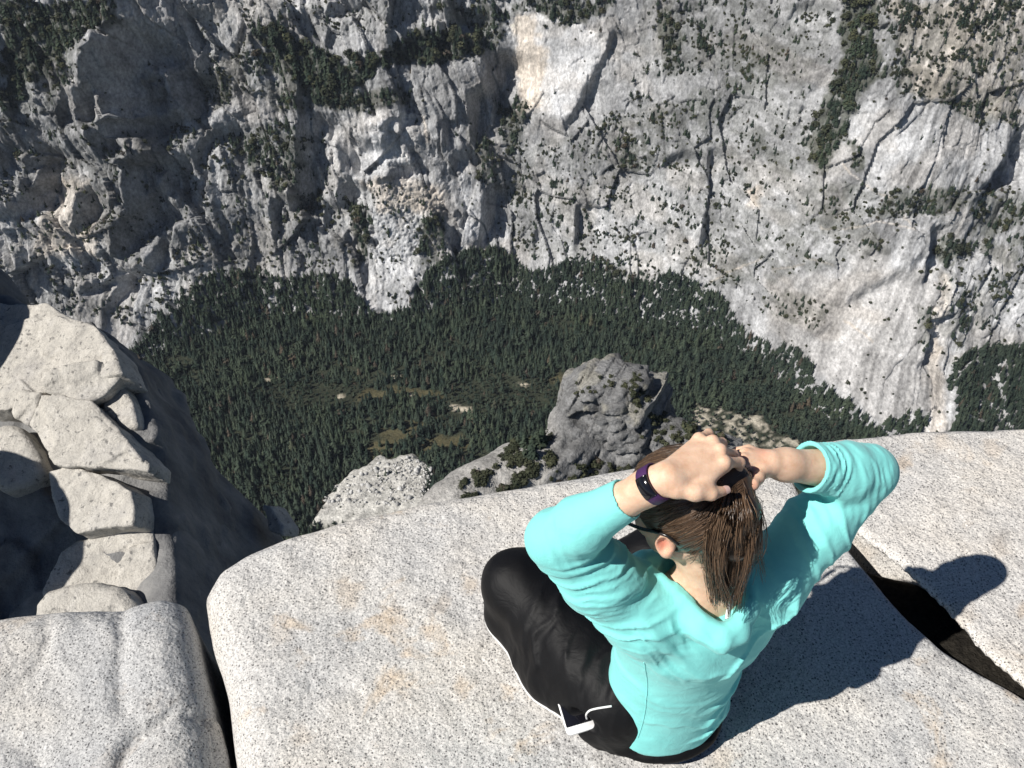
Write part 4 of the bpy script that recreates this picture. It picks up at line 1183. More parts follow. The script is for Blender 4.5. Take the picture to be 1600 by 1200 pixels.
bu = Vol((-.04, .80, .50), (.80, 1.24, 1.0), .0030); build_body(bu); V1, Q1 = bu.mesh(1)
bl_ = Vol((-.25, .84, -.0), (.70, 1.62, .506), .0080); build_body(bl_); V2, Q2 = bl_.mesh(1)
BV = np.concatenate([V1, V2]); BQ = np.concatenate([Q1, Q2 + len(V1)])
red = np.zeros(len(BV), np.float32)
def redden(p, r, a):
    global red
    red = np.maximum(red, a * np.exp(-((BV - p) ** 2).sum(1) / (r * r)))
for s in (1, -1):
    redden(hp(-.002, s * .088, -.008), .026, .45); redden(hp(.002, s * .086, -.006), .013, 1.0)  # reddish ears; the small strong spot paints shade into the hollow
for d in (FING_L, FING_R):
    for v in d.values():
        redden(PZ(*v[0]), .011, .22); redden(PZ(*v[1]), .009, .35); redden(PZ(*v[3]), .012, .5)
redden(PZ(1190, 716, .86), .016, .8); redden(PZ(1170, 762, .862), .014, .7); redden(PZ(1131, 767, .9), .012, .5)
PERS = bpy.data.objects.new('person', None); COL.objects.link(PERS); PERS.location = (.365, 1.03, 0); PERS.empty_display_size = .2
tag(PERS, 'person in turquoise top and black trousers sitting cross-legged on the slab, tying back brown hair', 'person')
m = NT('skin'); v = m.ob()
r_ = m.attr('red', 'Fac')
col = m.mix(m.ramp(m.noise(v, 38, 4, .65), [(.3, 0.0), (.7, 1.0)]), (.64, .40, .265), (.80, .57, .42))
col = m.mix(r_, col, (.70, .25, .17))
col = m.mix(m.math('MULTIPLY', m.ramp(m.noise(v, 420, 2), [(.66, 0), (.72, 1)]), .25), col, (.45, .22, .14))
MAT_SKIN = m.out(col, .52, m.bump(m.noise(v, 520, 2), .3, .0007, m.bump(m.noise(v, 90, 4, .6), .25, .003)), .35)
m.set(m.b, 'Subsurface Weight', .18); m.set(m.b, 'Subsurface Radius', (.012, .004, .002)); m.set(m.b, 'Subsurface Scale', 1.0)
body = link('body', make_mesh('body', BV, BQ, cols={'red': red}), MAT_SKIN, PERS)

# ---- trousers
def limbt(X, Y, Z, a, b):
    ab = b - a; L = ab @ ab
    t = np.clip(((X - a[0]) * ab[0] + (Y - a[1]) * ab[1] + (Z - a[2]) * ab[2]) / L, -.2, 1.2)
    r = np.sqrt((X - a[0] - t * ab[0]) ** 2 + (Y - a[1] - t * ab[1]) ** 2 + (Z - a[2] - t * ab[2]) ** 2)
    return t, r
pv = Vol((-.30, .80, -.02), (.75, 1.66, .34), .0052)
pv.ell(PEL - fwd * .004 - rt * .010, np.stack([rt, fwd, upv]), (.132, .106, .105), .03)
pv.ell(PEL - fwd * .008 - rt * .008 + A(0, 0, -.075), np.stack([rt, fwd, upv]), (.158, .136, .034), .02)
pv.cone(PEL, WAI - A(0, 0, .09), .116, .108, .03, sq=(fwd, .80))
TH_L = PZ(905, 1022, .125)
pv.chain([HIP_L + A(-.03, -.02, 0), TH_L, KN_L], [.112, .106, .082], .03)
pv.chain([HIP_L + A(-.05, -.04, -.05), PZ(862, 1050, .05), PZ(800, 960, .06), KN_L - A(0, 0, .06)], [.065, .062, .060, .06], .05)   # cloth slumping to the rock
pv.chain([KN_L, KN_L * .5 + AN_L * .5, AN_L], [.084, .080, .060], .03)
pv.chain([HIP_R, HIP_R * .5 + KN_R * .5, KN_R], [.098, .098, .080], .03)
pv.chain([KN_R, KN_R * .5 + AN_R * .5, AN_R], [.082, .075, .060], .03)
pv.cone(PZ(900, 960, .06), AN_R, .07, .06, .05)
def crease(P, a, b, lam, stretch, tilt, seed, warp=.38, oct=2):
    """irregular cloth creases round a limb: ridged noise, narrow along the limb, long round it"""
    d = b - a; L = np.linalg.norm(d); d = d / L
    u = np.cross(d, A(.3, .2, .9)); u /= np.linalg.norm(u); w = np.cross(d, u)
    q = P - a
    sl = q @ d; qu, qw = q @ u, q @ w
    r = np.hypot(qu, qw); ph = np.arctan2(qw, qu)
    cx, cy = np.cos(ph), np.sin(ph)
    s_ = sl + tilt * r * cy + warp * lam * (fbm(P[:, 0] / .05, P[:, 1] / .05, P[:, 2] / .05, oct=2, seed=seed + 9) - .5) * 2
    n_ = fbm(s_ / lam, cx * .9 / stretch + 7, cy * .9 / stretch + 3, oct=oct, seed=seed, ridged=True)
    return sl / L, r, sstep(.45, 1.0, n_)
ii, xs, ys, zs = pv.shell(.02); P_ = np.stack([xs, ys, zs], 1); dd = np.zeros(len(xs), np.float32)
for a, b, lam, amp, c0, c1, sd in ((HIP_L, KN_L, .055, .010, -.2, .7, 501), (KN_L, AN_L, .055, .007, .25, 1.1, 511), (HIP_R, KN_R, .06, .010, 0, .8, 521)):
    t, r, k_ = crease(P_, a, b, lam, 1.2, .5, sd)
    dd -= amp * k_ * sstep(.20, .14, r) * sstep(c0 - .12, c0 + .08, t) * sstep(c1 + .2, c1 - .1, t)
dd -= .010 * (fbm(xs * 11, ys * 11, zs * 11, oct=3, seed=9) - .5)
pv.f[ii] += dd
ph_dn = PZ(906, 1142, .104) - PZ(893, 1100, .108); ph_dn /= np.linalg.norm(ph_dn)
ph_sd = PZ(928, 1137, .06) - PZ(886, 1148, .052); ph_sd -= ph_dn * (ph_sd @ ph_dn); ph_sd /= np.linalg.norm(ph_sd)
ph_nr = np.cross(ph_sd, ph_dn); ph_nr = ph_nr if ph_nr[2] > 0 else -ph_nr
ph_end = PZ(909, 1143, .112)
# the mouth of the pocket round the ph_end of the phone
for k_ in (-.004, .008, .020, .032):
    pv.cone(ph_end - ph_dn * k_ + ph_nr * .016 - ph_sd * .026, ph_end - ph_dn * k_ + ph_nr * .016 + ph_sd * .026, .0165, .0165, .008, op='cut')
X, Y, Z = pv.coords()
pv.f = np.maximum(pv.f, .004 - Z)
PV, PQ = pv.mesh(2)
m = NT('black_sports_cloth'); v = m.ob()
w = m.noise(v, 900, 1); fo = m.noise(m.map(v, (1, 1, 1), (0, 0, .7)), 14, 5, .6, .8)
MAT_PANTS = m.out(m.mix(m.noise(v, 40, 2), (.0022, .0022, .003), (.004, .004, .005)), .6, m.bump(fo, .35, .010, m.bump(w, .1, .0006)), .22)
pants = link('trousers', make_mesh('trousers', PV, PQ), MAT_PANTS, PERS)
PBV = BVHTree.FromPolygons([tuple(p) for p in PV], [tuple(q) for q in PQ])

# ---- shirt
sv = Vol((-.03, .80, .0), (.80, 1.22, .90), .0031)
sv.cone(PEL + A(-.005, -.014, -.04), WAI + A(0, -.008, 0), .152, .132, .03, sq=(fwd, .78)); sv.cone(WAI, CHE, .133, .146, .04, sq=(fwd, .80))
sv.cone(CHE, NB - A(0, 0, .04), .146, .082, .04, sq=(fwd, .78))
sv.cone(SH_L, NB - A(0, 0, .025), .064, .052, .05); sv.cone(SH_R, NB - A(0, 0, .025), .064, .052, .05)
CU_L = WR_L + (EL_L - WR_L) * .33; CU_R = WR_R + (EL_R - WR_R) * .37
sv.cone(CHE + A(-.075, .0, -.03), SH_L, .075, .068, .05); sv.cone(CHE + A(.085, .025, -.03), SH_R, .075, .066, .05)
sv.chain([SH_L, SH_L * .5 + EL_L * .5, EL_L], [.072, .064, .048], .03)
sv.chain([EL_L, EL_L * .6 + CU_L * .4, CU_L], [.047, .046, .0365], .025)
sv.chain([SH_R, SH_R * .5 + EL_R * .5, EL_R], [.072, .060, .046], .03)
sv.chain([EL_R, EL_R * .6 + CU_R * .4, CU_R], [.049, .0475, .0435], .022)
ring = [PZ(1000, 893, .605), PZ(1036, 906, .60), PZ(1070, 937, .590), PZ(1100, 968, .580), PZ(1128, 984, .574), PZ(1153, 970, .580), PZ(1167, 940, .592), PZ(1168, 903, .598), PZ(1125, 868, .59), PZ(1060, 862, .59), PZ(1014, 874, .60)]
ring.append(ring[0])
sv.chain([q + (q - NB) * .05 + A(0, 0, .002) for q in ring], [.0135] + [.0115] * 10 + [.0135], .0045)
sv.chain([q + (NB - q) * -.10 - A(0, 0, .020) for q in ring], [.015] * 12, .022)
sv.cone(PZ(992, 893, .60), PZ(1012, 892, .615), .015, .013, .012)
ii, xs, ys, zs = sv.shell(.02); P_ = np.stack([xs, ys, zs], 1); dd = np.zeros(len(xs), np.float32)
for a, b, lam, stretch, tilt, amp, c0, c1, sd in (
        (EL_L, SH_L, .034, 2.2, .55, .0066, .06, 1.0, 601), (EL_L, SH_L, .019, 1.6, .8, .0016, .0, .9, 611), (EL_L, CU_L, .030, 1.3, .4, .0026, .0, .35, 621),
        (EL_R, SH_R, .046, 2.0, -.6, .0050, .15, 1.05, 631), (EL_R, CU_R, .020, 1.3, .5, .0036, .0, .5, 641), (EL_R, CU_R, .0125, 1.8, .1, .0048, .62, 1.05, 651)):
    t, r, k_ = crease(P_, a, b, lam, stretch, tilt, sd)
    dd -= amp * k_ * sstep(.115, .085, r) * sstep(c0 - .08, c0 + .08, t) * sstep(c1 + .12, c1 - .04, t)
side = (xs - .362) * rt[0] + (ys - 1.0) * rt[1]
onb = sstep(.175, .15, np.abs(side)) * sstep(.60, .56, zs)
def sheet(ang, lam, st, seed):
    ca, sa = math.cos(math.radians(ang)), math.sin(math.radians(ang))
    wv_ = .5 * lam * (fbm(xs / .06, ys / .06, zs / .06, oct=2, seed=seed + 5) - .5) * 2
    u_ = side * ca + zs * sa + wv_; v_ = -side * sa + zs * ca
    return sstep(.42, 1.0, fbm(u_ / lam, v_ / (lam * st), oct=3, seed=seed, ridged=True))
dd -= onb * .0135 * sheet(115, .050, 8, 701) * sstep(-.02, .08, side) * sstep(.34, .24, zs)          # right waist, slanting
dd -= onb * .0105 * sheet(35, .048, 8, 711) * sstep(.36, .45, zs) * sstep(.03, -.06, side)            # below the left shoulder
dd -= onb * .0120 * sheet(-38, .052, 8, 721) * sstep(.34, .43, zs) * sstep(-.04, .05, side)           # below the right shoulder
dd -= onb * .0040 * sheet(70, .060, 8, 731)
dd -= .004 * (fbm(xs * 15, ys * 15, zs * 15, oct=3, seed=219) - .5)
sv.f[ii] += dd
X, Y, Z = sv.coords()
hem_side = (X - .345) * -.50 + (Y - 1.03) * .866
sv.f = np.maximum(sv.f, (.052 + .55 * np.maximum(hem_side + .085, 0) + .006 * np.sin(X * 26 + 1) - Z))
# openings: hem, neck, cuffs
sv.chain([NB - A(0, 0, .015), NB + A(-.012, .008, .06), hp(-.01, 0, -.02)], [.058, .066, .075], .006, op='cut')
sv.chain([q + (NB - q) * .42 for q in ring], [.022] * 12, .008, op='cut')
for cu, el, r0 in ((CU_L, EL_L, .0315), (CU_R, EL_R, .0380)):
    d = (cu - el) / np.linalg.norm(cu - el)
    pl = (X - cu[0]) * d[0] + (Y - cu[1]) * d[1] + (Z - cu[2]) * d[2]
    near = ((X - cu[0]) ** 2 + (Y - cu[1]) ** 2 + (Z - cu[2]) ** 2) < .075 ** 2
    sv.f = np.where(near, np.maximum(sv.f, pl), sv.f)
    sv.cone(cu - d * .012, cu + d * .05, r0, r0, .002, op='cut')
SV, SQ = sv.mesh(1)
print('shirt', len(SV))
m = NT('turquoise_jersey'); v = m.ob()
wv = m.noise(v, 1100, 2)
fine = m.noise(m.map(v, (1, 1, 1), (.5, .3, .2)), 26, 5, .6, 1.2)
col = m.mix(m.noise(v, 12, 3), (.205, .665, .640), (.265, .745, .715))
MAT_SHIRT = m.out(col, .9, m.bump(fine, .30, .006, m.bump(wv, .15, .0006)), .12)
m.set(m.b, 'Sheen Weight', .12); m.set(m.b, 'Sheen Roughness', .5)
shirt = link('long_sleeved_top', make_mesh('long_sleeved_top', SV, SQ), MAT_SHIRT, PERS)
SBV = BVHTree.FromPolygons([tuple(p) for p in SV], [tuple(q) for q in SQ])

def tube(pts, r, sides=6, closed=False, flat=None):
    pts = np.array([np.asarray(p, float) for p in pts]); n = len(pts)
    V = []; Q = []
    tan = np.gradient(pts, axis=0)
    tan /= np.linalg.norm(tan, axis=1)[:, None] + 1e-12
    ref = A(.31, .52, .79)
    for i in range(n):
        t = tan[i]; a = np.cross(t, ref); a /= np.linalg.norm(a) + 1e-9; b = np.cross(t, a)
        ri = r[i] if hasattr(r, '__len__') else r
        for k in range(sides):
            th = 2 * math.pi * k / sides
            V.append(pts[i] + (a * math.cos(th) + b * math.sin(th)) * ri)
    for i in range(n - 1):
        for k in range(sides):
            Q.append((i * sides + k, i * sides + (k + 1) % sides, (i + 1) * sides + (k + 1) % sides, (i + 1) * sides + k))
    V.append(pts[0]); V.append(pts[-1])
    T = [(len(V) - 2, (k + 1) % sides, k) for k in range(sides)] + [(len(V) - 1, (n - 1) * sides + k, (n - 1) * sides + (k + 1) % sides) for k in range(sides)]
    return V, Q, T
def add_tube(name, pts, r, mat, parent, sides=6):
    V, Q, T = tube(pts, r, sides)
    return link(name, make_mesh(name, np.array(V), np.array(Q), np.array(T)), mat, parent)
def resample(pts, n):
    pts = np.array([np.asarray(p, float) for p in pts]); m_ = len(pts)
    # Catmull-Rom through the points
    out = []
    P = np.concatenate([[2 * pts[0] - pts[1]], pts, [2 * pts[-1] - pts[-2]]])
    for u in np.linspace(0, m_ - 1 - 1e-6, n):
        i = int(u); t = u - i; p0, p1, p2, p3 = P[i], P[i + 1], P[i + 2], P[i + 3]
        out.append(.5 * ((2 * p1) + (-p0 + p2) * t + (2 * p0 - 5 * p1 + 4 * p2 - p3) * t * t + (-p0 + 3 * p1 - 3 * p2 + p3) * t ** 3))
    return np.array(out)
def on_surface(bvh, px, py, lift=.001):
    d = Vector(ray(px, py)).normalized()
    h = bvh.ray_cast(Vector(CAMP), d)
    if h[0] is None: return None
    return np.array(h[0]) + np.array(h[1]) * lift * (1 if Vector(h[1]).dot(d) < 0 else -1)
def snap(bvh, p, lift=.001):
    h = bvh.find_nearest(Vector(p))
    q = np.array(h[0]); nrm = np.array(h[1])
    return q + nrm * lift
m = NT('white_piping'); MAT_WHITE = m.out((.78, .78, .77), .6, m.bump(m.noise(m.ob(), 600, 2), .2, .0005), .3)
# white piping down the outer seam of the left leg, round the pocket
seam_px = [(748,940,.05), (768,975,.045), (800,1020,.04), (826,1056,.04), (838,1078,.045), (852,1098,.05), (866,1112,.05), (877,1135,.04), (884,1150,.035)]
seam = resample([PZ(*q) for q in seam_px], 60)
seam = np.array([snap(PBV, q, .0012) for q in seam])
for _ in range(4): seam[1:-1] = .5 * seam[1:-1] + .25 * (seam[:-2] + seam[2:])
add_tube('piping', seam, .0026, MAT_WHITE, pants)
pk = [on_surface(PBV, x, y, .0015) for x, y in ((956,1103), (944,1105), (932,1107), (922,1110), (917,1116), (917,1124))]
pk = resample([p for p in pk if p is not None], 24)
add_tube('pocket_piping', pk, .0024, MAT_WHITE, pants)
# side seam of the top
ss = [on_surface(SBV, x, y, .0006) for x, y in ((1006,1035), (1010,1055), (1011,1080), (1009,1105), (1004,1130), (997,1152))]
ss = [p for p in ss if p is not None]
if len(ss) > 3:
    q = resample(ss, 40); q = np.array([snap(SBV, p, .0004) for p in q])
    add_tube('seam', q, .0011, MAT_SHIRT, shirt)
# strap of the white undershirt in the neck opening
bst = [PZ(1149, 929, .596), PZ(1143, 941, .590), PZ(1139, 953, .584), PZ(1137, 966, .576)]
q = resample(bst, 14)
V = []; Qd = []
wdir = A(.0055, .002, -.001)
for i, p in enumerate(q):
    for s_, l_ in ((-1, 0), (1, 0), (1, -.0025), (-1, -.0025)): V.append(p + wdir * s_ + A(0, 0, l_))
for i in range(len(q) - 1):
    for k in range(4): Qd.append((i * 4 + k, i * 4 + (k + 1) % 4, i * 4 + 4 + (k + 1) % 4, i * 4 + 4 + k))
link('undershirt_strap', make_mesh('undershirt_strap', np.array(V), np.array(Qd)), MAT_WHITE, PERS)

# ---- hair: a close cap drawn back to the hands and a loose tail that falls from them
G = PZ(1148, 752, .862)
hv = Vol(HC - .19, HC + A(.24, .19, .26), .004)
hv.ell(hp(-.014, 0, .026), HR, (.110, .088, .104), 0)
X, Y, Z = hv.coords()
qf = (X - HC[0]) * HF[0] + (Y - HC[1]) * HF[1] + (Z - HC[2]) * HF[2]
qu = (X - HC[0]) * HU[0] + (Y - HC[1]) * HU[1] + (Z - HC[2]) * HU[2]
ql = (X - HC[0]) * HL[0] + (Y - HC[1]) * HL[1] + (Z - HC[2]) * HL[2]
cut = np.maximum(qf * .82 - qu * .57 - .022, -(qu + .055 - .45 * np.maximum(-qf, 0)))    # hairline over the brow, behind the ear, at the nape
earcut = .027 - np.sqrt((qf - .006) ** 2 + (qu + .012) ** 2)
hv.f = np.maximum(np.maximum(hv.f, cut), np.where(np.abs(ql) > .05, earcut, -1)).astype(np.float32)
print('G in head', (G-HC)@HF, (G-HC)@HL, (G-HC)@HU)
hv.chain([hp(-.05, -.01, .075), hp(-.07, -.01, .09) * .5 + G * .5, G - A(0, 0, .006)], [.045, .032, .023], .03)
TAIL = [G, PZ(1158, 800, .835), PZ(1146, 850, .765), PZ(1140, 895, .69), PZ(1140, 925, .64)]
hv.chain(TAIL[:3] + [TAIL[3] * .5 + TAIL[2] * .5], [.018, .029, .028, .006], .02)
hv.chain([PZ(1124, 790, .83), PZ(1122, 845, .755), PZ(1126, 885, .69)], [.026, .022, .004], .02)
hv.f += (.004 * (fbm(X * 40, Y * 40, Z * 12, oct=2, seed=301) - .5)).astype(np.float32)
HV, HQ = hv.mesh(1)
m = NT('brown_hair'); v = m.ob()
rid = m.attr('strand', 'Fac')
col = m.ramp(rid, [(0.0, (.050, .030, .018)), (.5, (.098, .060, .037)), (1.0, (.19, .122, .076))])
MAT_HAIR = m.out(col, .33, None, .5)
m.set(m.b, 'Anisotropic', .3)
# strands
sV, sQ, sT, sI = [], [], [], []
rr = random.Random(5)
nv = 0
def strand(pts, r0):
    global nv
    V, Q, T = tube(pts, [r0 * (1 - .55 * i / (len(pts) - 1)) for i in range(len(pts))], 3)
    sV.extend(V); sQ.extend([tuple(k + nv for k in q) for q in Q]); sT.extend([tuple(k + nv for k in q) for q in T])
    sI.extend([rr.random()] * len(V)); nv += len(V)
HBV = BVHTree.FromPolygons([tuple(p) for p in HV], [tuple(q) for q in HQ])
def jit(s): return A(rr.gauss(0, s), rr.gauss(0, s), rr.gauss(0, s))
# drawn back over the skull
hidx = [i for i in range(len(HV)) if ((HV[i] - HC) @ HU) > -.06 and np.linalg.norm(HV[i] - HC) < .135]
for _ in range(1500):
    p = HV[rr.choice(hidx)].astype(float)
    g = G + jit(.010)
    pts = [p]
    for s_ in (.25, .5, .75):
        q = p * (1 - s_) + g * s_
        h = HBV.find_nearest(Vector(q)); qq = np.array(h[0]); nn = np.array(h[1])
        pts.append(qq + nn * rr.uniform(.0002, .0014) if np.linalg.norm(qq - q) < .06 else q)
    pts.append(g)
    strand(resample(pts, 8), .00085)
# falling tail: locks of many strands that keep together and end in points
def lock(ctrl, n, spread, r0, seg=14, tip=.35):
    wav = jit(1.0); wfr = rr.uniform(7, 13); wph = rr.uniform(0, 6)
    for _ in range(n):
        o_ = [jit(spread * k) for k in (.5, 1.0, 1.1, .8, tip)][-len(ctrl):]
        sh = jit(spread * .9)
        cut_ = rr.uniform(.62, 1.0)
        amp_ = rr.uniform(.3, 1.0)
        P = resample([c + a * .5 + sh * (1 if 0 < i < len(ctrl) - 1 else .4) for i, (c, a) in enumerate(zip(ctrl, o_))], seg)
        tt = np.linspace(0, 1, seg)[:, None]
        P = P + wav * np.sin(tt * wfr + wph) * tt * .0062 * amp_
        strand(P[:max(6, int(seg * cut_))], r0)
for _ in range(84):
    u = max(-1.5, min(1.6, rr.gauss(0, .8)))
    st = G + A(.010 * u + rr.gauss(0, .005), rr.gauss(0, .007), rr.gauss(0, .006))
    lean = rr.uniform(-1, 1)
    c1 = PZ(1150 + 21 * u, 800 + rr.gauss(0, 6), .842 + rr.gauss(0, .010))
    c2 = PZ(1142 + 29 * u, 853 + rr.gauss(0, 8), .764 + rr.gauss(0, .014))
    ey_ = 912 - 5 * u * u + rr.gauss(0, 12) - (12 * u if u > 0 else 0)
    c3 = PZ(1138 + 20 * u + 7 * lean, ey_, .672 + rr.gauss(0, .014))
    c4 = PZ(1136 + 11 * u + 15 * lean, ey_ + rr.uniform(8, 50), .622 + rr.gauss(0, .012))
    lock([st, c1, c2, c3, c4], 30, .0042, .0008)
for _ in range(5):      # locks that hang over the nape
    x0 = rr.uniform(1092, 1118)
    lock([hp(-.085, -.01, .04), PZ(x0 + 2, 850, .755), PZ(x0 + 6, 900, .675), PZ(x0 + rr.uniform(4, 18), 955 + rr.gauss(0, 10), .600)], 16, .0045, .0007, 12)
for _ in range(16):     # short hairs of the hairline behind the ear
    a0 = hp(-.035 + rr.gauss(0, .006), .072, -.045 + rr.gauss(0, .010))
    strand(resample([a0, a0 * .6 + hp(-.085, .05, .02) * .4 + HL * .012, hp(-.085, .03, .05)], 7), .0006)
for _ in range(70):     # flyaways at the right edge
    st = G + jit(.012); y0 = rr.uniform(790, 880); x0 = 1178 + rr.uniform(0, 16)
    strand(resample([st, PZ(x0 - 8, (760 + y0) / 2, .84), PZ(x0, y0, .80 - (y0 - 790) * .0011), PZ(x0 + rr.uniform(-10, 12), y0 + rr.uniform(15, 40), .74 - (y0 - 790) * .0011)], 10), .0006)
hair = link('hair', make_mesh('hair', np.concatenate([HV, np.array(sV)]), np.concatenate([HQ, np.array(sQ) + len(HV)]), np.array(sT) + len(HV),
            cols={'strand': np.concatenate([np.full(len(HV), .12), np.array(sI)])}), MAT_HAIR, PERS)

# ---- nails of the fingers that show
m = NT('nail'); MAT_NAIL = m.out(m.mix(m.noise(m.ob(), 60), (.78, .50, .42), (.84, .60, .52)), .3, None, .5)
BBV = BVHTree.FromPolygons([tuple(p) for p in BV], [tuple(q) for q in BQ])
for (tp, nx, up_) in ((THUMB_L[3], THUMB_L[2], A(-.1, -.5, .85)), (THUMB_R[3], THUMB_R[2], A(.3, -.6, .7)), (FING_L['little'][3], FING_L['little'][2], A(.5, -.2, .8))):
    t_, p_ = PZ(*tp), PZ(*nx); ax = (t_ - p_) / np.linalg.norm(t_ - p_)
    up_ = up_ - ax * (up_ @ ax); up_ /= np.linalg.norm(up_); sd_2 = np.cross(ax, up_)
    V = []; Q = []
    for i in range(7):
        for k in range(7):
            a = (k - 3) / 3 * .95; l = -.004 + .0115 * i / 6; r_n = .0088 * (1 - .10 * (i / 6) ** 2)
            w_ = 1 - .25 * abs((i - 3) / 3) ** 3
            V.append(t_ + ax * l + (up_ * math.cos(a * w_) + sd_2 * math.sin(a * w_)) * r_n)
    Q = grid_quads(7, 7)
    link('nail', make_mesh('nail', np.array(V), Q), MAT_NAIL, PERS)

# ---- sunglasses
SG = bpy.data.objects.new('sunglasses', None); COL.objects.link(SG); SG.location = hp(.1, 0, .01)
tag(SG, 'dark sunglasses worn on the face, one arm reaching back to the ear', 'sunglasses')
m = NT('dark_plastic'); MAT_BLACK = m.out(m.mix(m.noise(m.ob(), 60), (.010, .010, .011), (.016, .015, .015)), .25, None, .5)
m = NT('tinted_lens'); MAT_LENS = m.out(m.mix(m.noise(m.ob(), 20), (.012, .010, .009), (.02, .016, .013)), .06, None, .6)
for s in (1, -1):
    pts = [hp(.098, s * .066, .016), hp(.080, s * .078, .017), hp(.04, s * .0865, .021), hp(.008, s * .0905, .0275), hp(-.018, s * .0915, .026), hp(-.034, s * .089, .008)]
    q = resample(pts, 26)
    add_tube('temple', q, [.0034 - .0012 * abs(i / 25 - .35) for i in range(26)], MAT_BLACK, SG, 8)
    rim = []; 
    for k in range(25):
        a = 2 * math.pi * k / 24
        yy = .038 * s + .0285 * math.cos(a); zz = .002 + .021 * math.sin(a) * (1 - .12 * math.cos(a) * s)
        rim.append(hp(.112 - 4.6 * yy * yy * 1.0, yy, zz))
    fr = add_tube('rim', rim, .0026, MAT_BLACK, SG, 6)
    Vl = [hp(.1125 - 4.6 * (.038 * s) ** 2, .038 * s, .002)] + [r_ for r_ in rim[:-1]]
    link('lens', make_mesh('lens', np.array(Vl), None, np.array([(0, 1 + k, 1 + (k + 1) % 24) for k in range(24)])), MAT_LENS, SG)
add_tube('bridge', resample([hp(.111, .010, .010), hp(.1155, 0, .013), hp(.111, -.010, .010)], 8), .0026, MAT_BLACK, SG)

# ---- fitness band on the left wrist
def ringmesh(c, ax, r, width, th, a0=0, a1=2 * math.pi, n=48, squash=None, up=None):
    ax = ax / np.linalg.norm(ax); u = up - ax * (up @ ax); u /= np.linalg.norm(u); w = np.cross(ax, u)
    V = []; Q = []
    for i in range(n + 1):
        a = a0 + (a1 - a0) * i / n
        d = u * math.cos(a) * (squash or 1) + w * math.sin(a)
        for (rr_, xx) in ((r, -.5), (r + th, -.42), (r + th, .42), (r, .5)):
            V.append(c + d * rr_ + ax * width * xx)
    for i in range(n):
        for k in range(4): Q.append((i * 4 + k, i * 4 + (k + 1) % 4, i * 4 + 4 + (k + 1) % 4, i * 4 + 4 + k))
    return V, Q
bc = WR_L + (EL_L - WR_L) * .105
bax = WR_L - EL_L
tocam = (CAMP - bc); tocam /= np.linalg.norm(tocam)
m = NT('purple_rubber'); MAT_PURPLE = m.out(m.mix(m.noise(m.ob(), 300, 2), (.055, .018, .085), (.072, .026, .105)), .55, None, .35)
m = NT('black_glass'); MAT_GLASS = m.out(m.mix(m.noise(m.ob(), 40), (.006, .006, .009), (.010, .010, .014)), .12, None, .5)
V, Q = ringmesh(bc, bax, .0305, .025, .0026, up=tocam + A(-.15, -.05, 0))
BAND = link('fitness_band', make_mesh('fitness_band', np.array(V) - bc, np.array(Q)), MAT_PURPLE); BAND.location = bc
tag(BAND, 'purple fitness band with black screen round the left wrist', 'fitness band')
V, Q = ringmesh(bc, bax, .0318, .0245, .0030, -.58, .55, 16, up=tocam + A(-.15, -.05, 0))
o = link('screen', make_mesh('screen', np.array(V), np.array(Q + [(0, 1, 2, 3), (67, 66, 65, 64)])), MAT_GLASS, BAND)

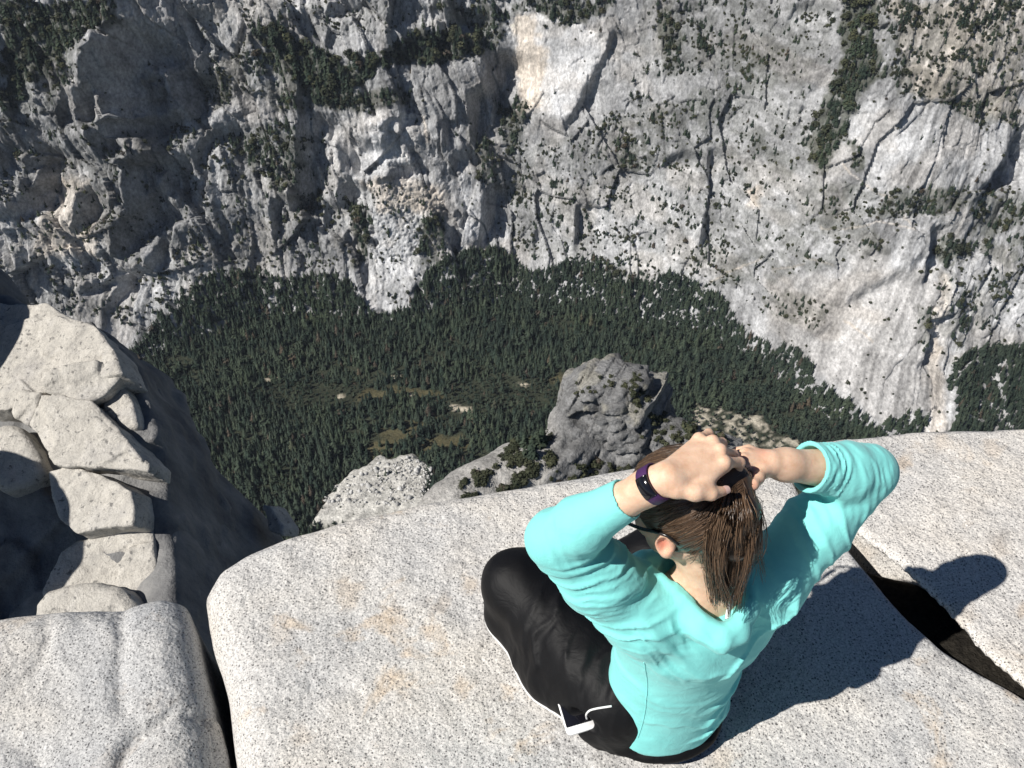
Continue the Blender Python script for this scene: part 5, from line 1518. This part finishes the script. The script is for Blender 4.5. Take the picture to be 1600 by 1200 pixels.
# ---- phone in the trouser pocket
PH = bpy.data.objects.new('mobile_phone', None); COL.objects.link(PH)
tag(PH, 'white mobile phone with black screen sticking out of the trouser pocket', 'mobile phone')
def plate(w, l0, l1, z0, z1, rc=.009):
    pts = []
    for cx, cy, a0 in ((w - rc, l1 - rc, 0), (-w + rc, l1 - rc, 90), (-w + rc, l0 + rc, 180), (w - rc, l0 + rc, 270)):
        for k in range(6):
            a = math.radians(a0 + 18 * k); pts.append((cx + rc * math.cos(a), cy + rc * math.sin(a)))
    n = len(pts); V = []
    ins = .0012
    lay = [(z0, ins), (z0 + ins, 0), (z1 - ins, 0), (z1, ins)]
    for z, i_ in lay:
        for x, y in pts:
            ln = math.hypot(x, y - (l0 + l1) / 2) or 1
            V.append(ph_end + ph_sd * (x * (1 - i_ / w)) + ph_dn * (y - i_ * (1 if y > (l0 + l1) / 2 else -1)) + ph_nr * z)
    Q = [(j * n + k, j * n + (k + 1) % n, j * n + n + (k + 1) % n, j * n + n + k) for j in range(3) for k in range(n)]
    T = []
    for b_, fl in ((0, 1), (3 * n, 0)):
        for k in range(1, n - 1): T.append((b_, b_ + k + 1, b_ + k) if fl else (b_, b_ + k, b_ + k + 1))
    return V, Q, T
m = NT('white_phone_shell'); MAT_PHONE = m.out((.86, .86, .86), .25, m.bump(m.noise(m.ob(), 50), .02, .0005), .5)
PH.location = ph_end
V, Q, T = plate(.0335, -.138, 0, -.0075, 0, .010); link('phone_body', make_mesh('phone_body', np.array(V), np.array(Q), np.array(T)), MAT_PHONE, PH)
V, Q, T = plate(.0305, -.120, -.0165, -.001, .0006, .002); link('phone_screen', make_mesh('phone_screen', np.array(V), np.array(Q), np.array(T)), MAT_GLASS, PH)
# ------------------------------------------------------------------ the air of the valley
def haze_box():
    lo, hi = np.array([-5200, -1700, FLOOR - 30.0]), np.array([5200, 6200, 60.0])
    V = [(x, y, z) for x in (lo[0], hi[0]) for y in (lo[1], hi[1]) for z in (lo[2], hi[2])]
    Q = [(0, 1, 3, 2), (4, 6, 7, 5), (0, 4, 5, 1), (2, 3, 7, 6), (0, 2, 6, 4), (1, 5, 7, 3)]
    o = link('haze', make_mesh('haze', np.array(V), np.array(Q), smooth=False))
    m = bpy.data.materials.new('valley_air'); m.use_nodes = True
    t = m.node_tree; t.nodes.remove(t.nodes['Principled BSDF'])
    pv_ = t.nodes.new('ShaderNodeVolumePrincipled')
    pv_.inputs['Color'].default_value = (.72, .82, 1.0, 1)
    pv_.inputs['Density'].default_value = 0.000017
    t.links.new(pv_.outputs[0], t.nodes['Material Output'].inputs['Volume'])
    o.data.materials.append(m)
    tag(o, kind='stuff')
haze_box()
